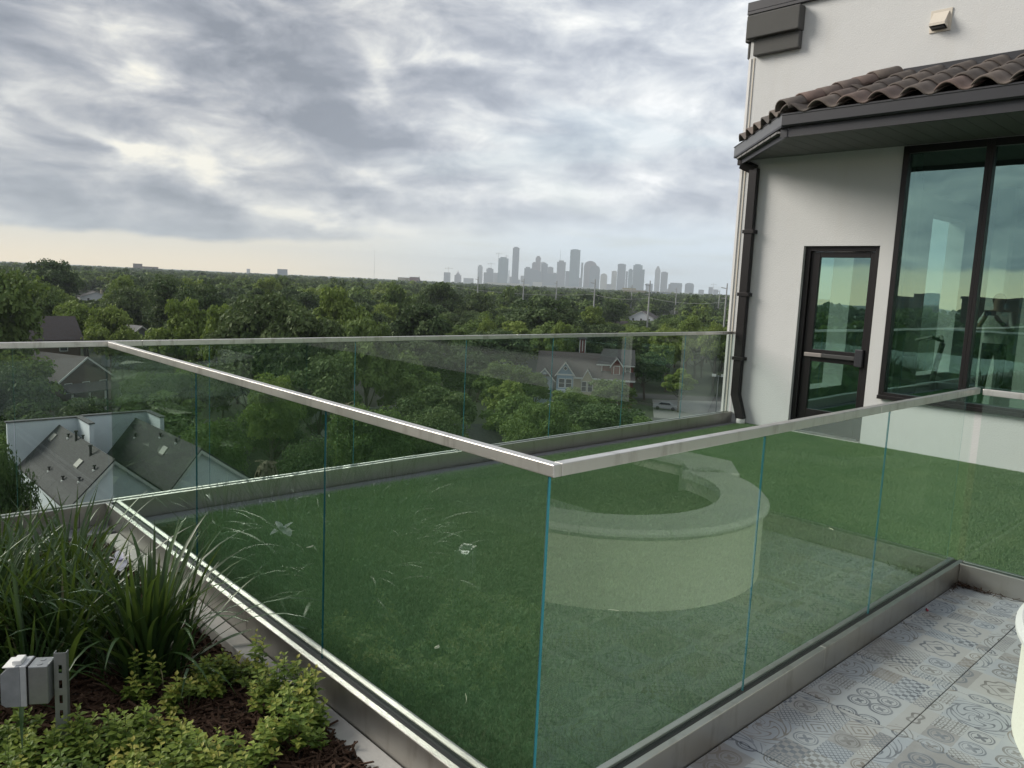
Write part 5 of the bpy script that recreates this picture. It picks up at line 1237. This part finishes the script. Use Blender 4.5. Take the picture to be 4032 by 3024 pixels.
def strap_mesh(L, W, curve, twist, tint):
    n = 9; V = []; 
    ang = R(88); x = 0.; z = 0.; 
    for i in range(n+1):
        t = i/n; w = W*min(1, .75+t*1.2)*(1-t**3.2)**.8+.0004
        fold = w*.35*(1-t*.7); tw = twist*t
        cx, sx = math.cos(tw), math.sin(tw)
        for (a, b) in ((-w, fold), (0, 0), (w, fold)):
            V.append((x+b*math.sin(ang)*-1*cx*1.0 - a*sx*.4, a*cx, z+b*math.cos(ang)))
        ang -= curve/n*(.35+1.3*t); x += math.cos(ang)*L/n; z += math.sin(ang)*L/n
    F = [(i*3+k, i*3+k+1, i*3+k+4, i*3+k+3) for i in range(n) for k in range(2)]
    me = np_mesh('leaf', V, F, leaf_iris, [tint]*len(V), True); return me
straps = [strap_mesh(random.uniform(.42, .66), random.uniform(.0075, .0125), R(c), random.uniform(-.9, .9), t) for c, t in
          ((10, .2), (18, .35), (28, .5), (14, .1), (40, .6), (55, .45), (22, .75), (80, .3), (34, .25), (110, .55))]
dry = [strap_mesh(random.uniform(.35, .5), .005, R(c), 1.2, 1.6) for c in (60, 100)]
stemmat = mat('green_stem', (.07, .11, .03), .6)
clumps = [  # x, y, leaves, scale, label
 (.96, 2.98, 190, 1.04, 'largest strap-leaved clump in front of the steel kerb, its leaves crossing the slanting glass'),
 (.74, 3.22, 130, .95, 'strap-leaved clump just behind and left of the largest one, beside the junction box'),
 (.58, 3.06, 45, .82, 'thin upright strap-leaved tuft standing above the clear junction box'),
 (.46, 3.36, 150, .93, 'strap-leaved clump at the left edge with pale bent leaves'),
 (.86, 3.68, 140, .90, 'dark strap-leaved clump behind the white flower, against the bed corner'),
 (.54, 3.80, 140, .92, 'strap-leaved clump in front of the far railing near the left edge'),
 (.98, 4.22, 60, .80, 'small strap-leaved clump in the far corner where two railings meet'),
 (.70, 4.30, 60, .85, 'rearmost strap-leaved clump, its tips overlapping the town house wall'),
 (.30, 4.15, 60, .9, 'strap-leaved clump cut by the left edge below the left pane joint'),
 (.15, 3.75, 50, .9, 'strap-leaved clump mostly outside the left edge of the frame'),
 (.64, 3.50, 120, .9, 'dense strap-leaved clump in the middle of the leafy mass, upper left of the junction box'),
 (.30, 3.55, 100, .9, 'strap-leaved clump at the left frame edge, under the left end of the far railing'),
 (1.02, 3.42, 45, .72, 'short strap-leaved clump beside the white flower near the kerb'),
 (4.22, -.72, 40, .8, 'strap-leaved plant behind the curved seating wall, seen only mirrored in the glass')]
for (x, y, nl, sc, lb) in clumps:
    t = thing('strap_leaf_plant', (x, y, soil_z(x, y) if x < 2 else .275), lb, 'plant', 'strap-leaved clumps in the planting bed')
    for k in range(int(nl*1.0)):
        a = random.uniform(0, 2*math.pi); rr = abs(random.gauss(0, .075)); tilt = abs(random.gauss(0, .30))*min(1.7, .6+rr*7)
        me = random.choice(dry) if random.random() < .06 else random.choice(straps)
        o = bpy.data.objects.new('leaf', me); col.objects.link(o); o.parent = t
        o.location = (math.cos(a)*rr, math.sin(a)*rr, 0); s_ = sc*random.uniform(.62, 1.1)
        o.scale = (s_, s_, s_)
        o.rotation_euler = (Matrix.Rotation(a+random.gauss(0, .5), 3, 'Z') @ Matrix.Rotation(tilt, 3, 'Y') @ Matrix.Rotation(random.gauss(0, .12), 3, 'X')).to_euler()
# white iris flower
fl = thing('iris_flower', (1.00, 3.47, -.04), 'single white flower with violet marks above the dark strap leaves', 'flower')
MB().tube([(1.00, 3.47, -.04), (1.0, 3.472, .10), (1.005, 3.47, .245)], .0022, 6).build('stem', stemmat, fl)
def petal_fn(g, p, vec, c):
    return c
petm = mat('white_petal', (.82, .80, .88), .5); petv = mat('violet_mark', (.35, .25, .62), .5)
for k in range(6):
    a = k*math.pi/3+.3; big = k % 2 == 0; L = .060 if big else .050; W = .029 if big else .018; up_ = .10 if big else .7
    mb = MB(); mb.smooth = True; d = Vector((math.cos(a), math.sin(a), 0)); s_ = Vector((-math.sin(a), math.cos(a), 0)); c0 = Vector((1.005, 3.47, .25)); vs = []
    for i in range(6):
        t_ = i/5; w = W*math.sin(math.pi*min(1, .12+t_*.86))**.7
        p_ = c0+d*L*t_+Vector((0, 0, L*(up_*t_-.55*t_*t_*(1 if big else .3))))
        vs += [p_-s_*w+Vector((0, 0, .003)), p_, p_+s_*w+Vector((0, 0, .003))]
    mb.add(vs, [(i*3+k2, i*3+k2+1, i*3+k2+4, i*3+k2+3) for i in range(5) for k2 in range(2)]); mb.build('petal', petm, fl)
    if not big: MB().obox(c0+d*.012+Vector((0, 0, .008)), d*.006, s_*.003, Vector((0, 0, .0006))).build('petal_mark', petv, fl)

# low golden-green shrubs
def shrub(x, y, rad, h, nst, lb):
    t = thing('low_shrub', (x, y, soil_z(x, y)), lb, 'shrub', 'low golden-green shrubs at the front of the bed')
    V, F, T = [], [], []; SV = MB()
    base = Vector((x, y, soil_z(x, y)))
    for _ in range(nst):
        a = random.uniform(0, 6.283); rr = rad*math.sqrt(random.random()); lean = rr/rad*.9
        tip = base+Vector((math.cos(a)*rr, math.sin(a)*rr, h*(1-.4*(rr/rad)**2)*random.choice((random.uniform(.35, .8), random.uniform(.7, 1.3)))))
        b0 = base+Vector((math.cos(a)*rr*.35, math.sin(a)*rr*.35, 0)); mid = (b0+tip)/2+Vector((math.cos(a), math.sin(a), 0))*rad*.08
        SV.tube([b0, mid, tip], [.0018, .0014, .0009], 4, False)
        nn = random.randint(4, 8); stem_t = random.uniform(0, 1); ph = random.uniform(0, 3.14)
        for k in range(nn):
            f = 1-k*.15; q = tip.lerp(mid, (1-f)*1.1) if f > .2 else mid
            size = (.010+.014*min(1, k/2.5+.25))*random.uniform(.8, 1.25)
            for sgn in (0, math.pi):
                aa = ph+k*math.pi/2+sgn+random.gauss(0, .25); droop = random.uniform(-.25, .75) if k else 1.0
                d = Vector((math.cos(aa)*math.cos(droop), math.sin(aa)*math.cos(droop), math.sin(droop)*.7)).normalized()
                s_ = d.cross(Vector((0, 0, 1))).normalized(); n_ = s_.cross(d)
                L = size*1.25; w = size*.43; b = len(V)
                V += [q, q+d*L*.45-s_*w+n_*w*.28, q+d*L*.5, q+d*L*.45+s_*w+n_*w*.28, q+d*L-n_*w*.25]
                F += [(b, b+1, b+2), (b, b+2, b+3), (b+1, b+4, b+2), (b+2, b+4, b+3)]
                T += [min(1, max(0, stem_t*.40+.62-k*.14+random.gauss(0, .13)))*1.3]*5
    V = [tuple(v-base) for v in V]
    o = bpy.data.objects.new('foliage', np_mesh('foliage', V, F, leaf_shrub, T)); o['kind'] = 'stuff'; col.objects.link(o); o.parent = t
    o2 = SV.build('stems', stemmat, t); o2['kind'] = 'stuff'
sh = [(.44, 2.74, .12, .11, 34, 'low dark shrub at the left edge behind the junction box'), (.38, 2.46, .14, .14, 44, 'low shrub in the bottom left corner'),
 (.56, 2.56, .12, .15, 46, 'yellow-green shrub hiding the foot of the metal strut'), (.52, 2.34, .14, .15, 46, 'shrub cut by the bottom edge below the junction box'),
 (.72, 2.46, .13, .15, 50, 'leafy golden shrub right of the metal strut'), (.66, 2.24, .14, .15, 46, 'shrub cut by the bottom edge right of the junction box'),
 (.87, 2.78, .07, .17, 14, 'few pale upright sprigs at the foot of the largest strap-leaved clump'), (.97, 2.62, .09, .12, 22, 'thin sprawling shrub over bare mulch'),
 (1.10, 2.68, .11, .13, 48, 'dense dark-green low shrub between the large clump and the kerb'), (1.20, 2.58, .07, .19, 16, 'tall sprigs with reddish tips leaning on the pale kerb'),
 (.80, 2.22, .14, .15, 52, 'golden shrub at the bottom edge, middle of the bed'), (.92, 2.10, .13, .15, 50, 'bright golden shrub at the bottom edge right of centre of the bed'),
 (1.20, 2.36, .11, .18, 48, 'bushy golden shrub spilling over the pale kerb'), (1.14, 2.16, .12, .16, 48, 'golden shrub nearest the steel shoe at the bottom'),
 (1.25, 2.24, .05, .24, 9, 'tallest golden sprigs reaching up in front of the steel shoe'), (.84, 2.44, .08, .09, 20, 'small golden shrub beside a patch of bare mulch')]
for s_ in sh: shrub(*s_)

# weatherproof outlet box on a slotted strut
jb = thing('outlet_box', (.60, 2.62, -.05), 'clear-covered grey weatherproof outlet box on a slotted metal strut in the bed', 'outlet box')
jc = Vector((.487, 2.66, .215)); da_ = R(-32); ju = Vector((math.cos(da_), math.sin(da_), 0)); jv = Vector((-math.sin(da_), math.cos(da_), 0)); jz = Vector((0, 0, 1))
clearm = glassmat('clear_plastic', (.62, .64, .67), (1, 1, 1), 2.5, .28, wav=.2)
MB().obox(jc+ju*.052, ju*.028, jv*.032, jz*.062).build('metal_box', screenm, jb, .003)
MB().obox(jc+ju*.0225, ju*.0015, jv*.034, jz*.064).build('gasket', gasketm, jb)
MB().obox(jc+ju*.012, ju*.009, jv*.036, jz*.066).build('cover_base', mat('translucent_grey', (.42, .44, .46), .25, nscale=40, namt=.2), jb, .003)
cv = MB(); c_ = jc-ju*.022
pr = [(.025, -.066), (.025, .066), (-.008, .062), (-.030, .040), (-.030, -.056), (-.018, -.066)]
cv.extrude([c_+ju*a+jz*b-jv*.034 for a, b in pr], jv*.068); cv.build('cover', mat('smoky_plastic', (.26, .28, .30), .12, nscale=14, namt=.5, spec=.9), jb, .002)
MB().obox(c_+ju*.012+jz*.070, ju*.013, jv*.022, jz*.008).build('hinge', mat('white_plastic', (.78, .78, .76), .35), jb, .003)
MB().obox(c_-ju*.006+jz*.0635+ju*.0, ju*.017, jv*.034, jz*.0012).build('cover_lid', MATS['white_plastic'], jb)
for k in (-1, 1): MB().tube([jc+ju*.052+jv*.014*k+jz*.0625, jc+ju*.052+jv*.014*k+jz*.0635], .009, 16).build('knockout', screenm, jb)
# strut: channel with slots cut through its web
st = MB(); sx = jc+ju*.105; hw = .017
zs_ = [-.07]; z_ = .02
slots = []
z_ = -.13
while z_ < .06: slots.append((z_, z_+.028)); z_ += .05
zz = -.30
for a, b in slots+[(.088, .088)]:
    a_, b_ = a, b
    st.obox(sx+jz*((zz+a_)/2), ju*hw, jv*.0012, jz*((a_-zz)/2)); 
    if b_ > a_:
        st.obox(sx+ju*(-hw+.006)+jz*((a_+b_)/2), ju*.006, jv*.0012, jz*((b_-a_)/2)); st.obox(sx+ju*(hw-.006)+jz*((a_+b_)/2), ju*.006, jv*.0012, jz*((b_-a_)/2))
    zz = b_
st.obox(sx-ju*hw+jv*.010-jz*.106, ju*.0012, jv*.010, jz*.194); st.obox(sx+ju*hw+jv*.010-jz*.106, ju*.0012, jv*.010, jz*.194)
st.build('strut', screenm, jb)

# litter: pale grass cuttings and leaves lying on the turf, sweepings in the tile corner
def litter(nm, x, y, z, L, W, lb, m, a=None):
    a = random.uniform(0, 6.28) if a is None else a; d = Vector((math.cos(a), math.sin(a), 0)); s_ = Vector((-d.y, d.x, 0)); c = Vector((x, y, z)); mb = MB()
    vs = []
    for i in range(5):
        t_ = i/4-.5; w = W*(1-(2*t_)**2*.9); b = s_*(.25*L*(t_*t_)); 
        vs += [c+d*L*t_+b-s_*w, c+d*L*t_+b+s_*w, c+d*L*t_+b+Vector((0, 0, .002+W*.3))]
    mb.add(vs, [(i*3, i*3+3, i*3+5, i*3+2) for i in range(4)]+[(i*3+2, i*3+5, i*3+4, i*3+1) for i in range(4)])
    o = mb.build(nm, m, None, origin=c); return tag(o, lb, 'leaf' if 'leaf' in nm else 'cutting')
palem = mat('pale_dry_leaf', (.62, .60, .45), .7); 
litter('fallen_leaf', 1.88, 2.36, .024, .035, .010, 'crumpled pale leaf lying on the turf in the middle of the slanting railing view', palem, .4)
litter('grass_cutting', 1.72, 1.98, .026, .07, .0015, 'longest pale grass cutting on the near turf', palem, .9)
litter('grass_cutting', 2.75, 2.15, .026, .05, .0015, 'short pale cutting seen through the reflection of the bench', palem, 2.2)
litter('fallen_leaf', 2.05, 3.72, .026, .05, .008, 'thin tan leaf lying by the grey kerb strip on the turf', palem, .2)
litter('grass_cutting', 4.9, 2.1, .026, .05, .002, 'small white cutting on the turf beyond the second pane joint', palem, 1.0)
litter('fallen_leaf', 4.05, 1.225, .006, .035, .007, 'small crimson petal on the tiles against the steel shoe', mat('crimson_petal', (.35, .02, .06), .6), .5)
r_ = np.random.default_rng(9); P_, F_, T_ = [], [], []
for k in range(150):
    t_ = abs(r_.normal(0, .12)); x = 4.59-abs(r_.normal(0, .018)) ; y = 1.25-t_
    if r_.random() < .25: x, y = 4.6-abs(r_.normal(0, .08)), 1.25-abs(r_.normal(0, .012))
    a = r_.uniform(0, 6.28); L = r_.uniform(.006, .026); d = Vector((math.cos(a)*L, math.sin(a)*L, r_.normal(0, .003))); s_ = Vector((-d.y, d.x, 0)).normalized()*r_.uniform(.001, .003); c = Vector((x-.012, y, .004+r_.uniform(0, .012))); b = len(P_)
    P_ += [tuple(c-d-s_), tuple(c+d-s_), tuple(c+d+s_), tuple(c-d+s_)]; F_.append((b, b+1, b+2, b+3)); T_ += [r_.random()]*4
so = bpy.data.objects.new('leaf_sweepings', np_mesh('leaf_sweepings', P_, F_, mulchm, T_)); col.objects.link(so)
tag(so, 'small drift of brown leaf bits in the corner of the steel shoes', 'leaf litter', kind='stuff')

finish_origins()
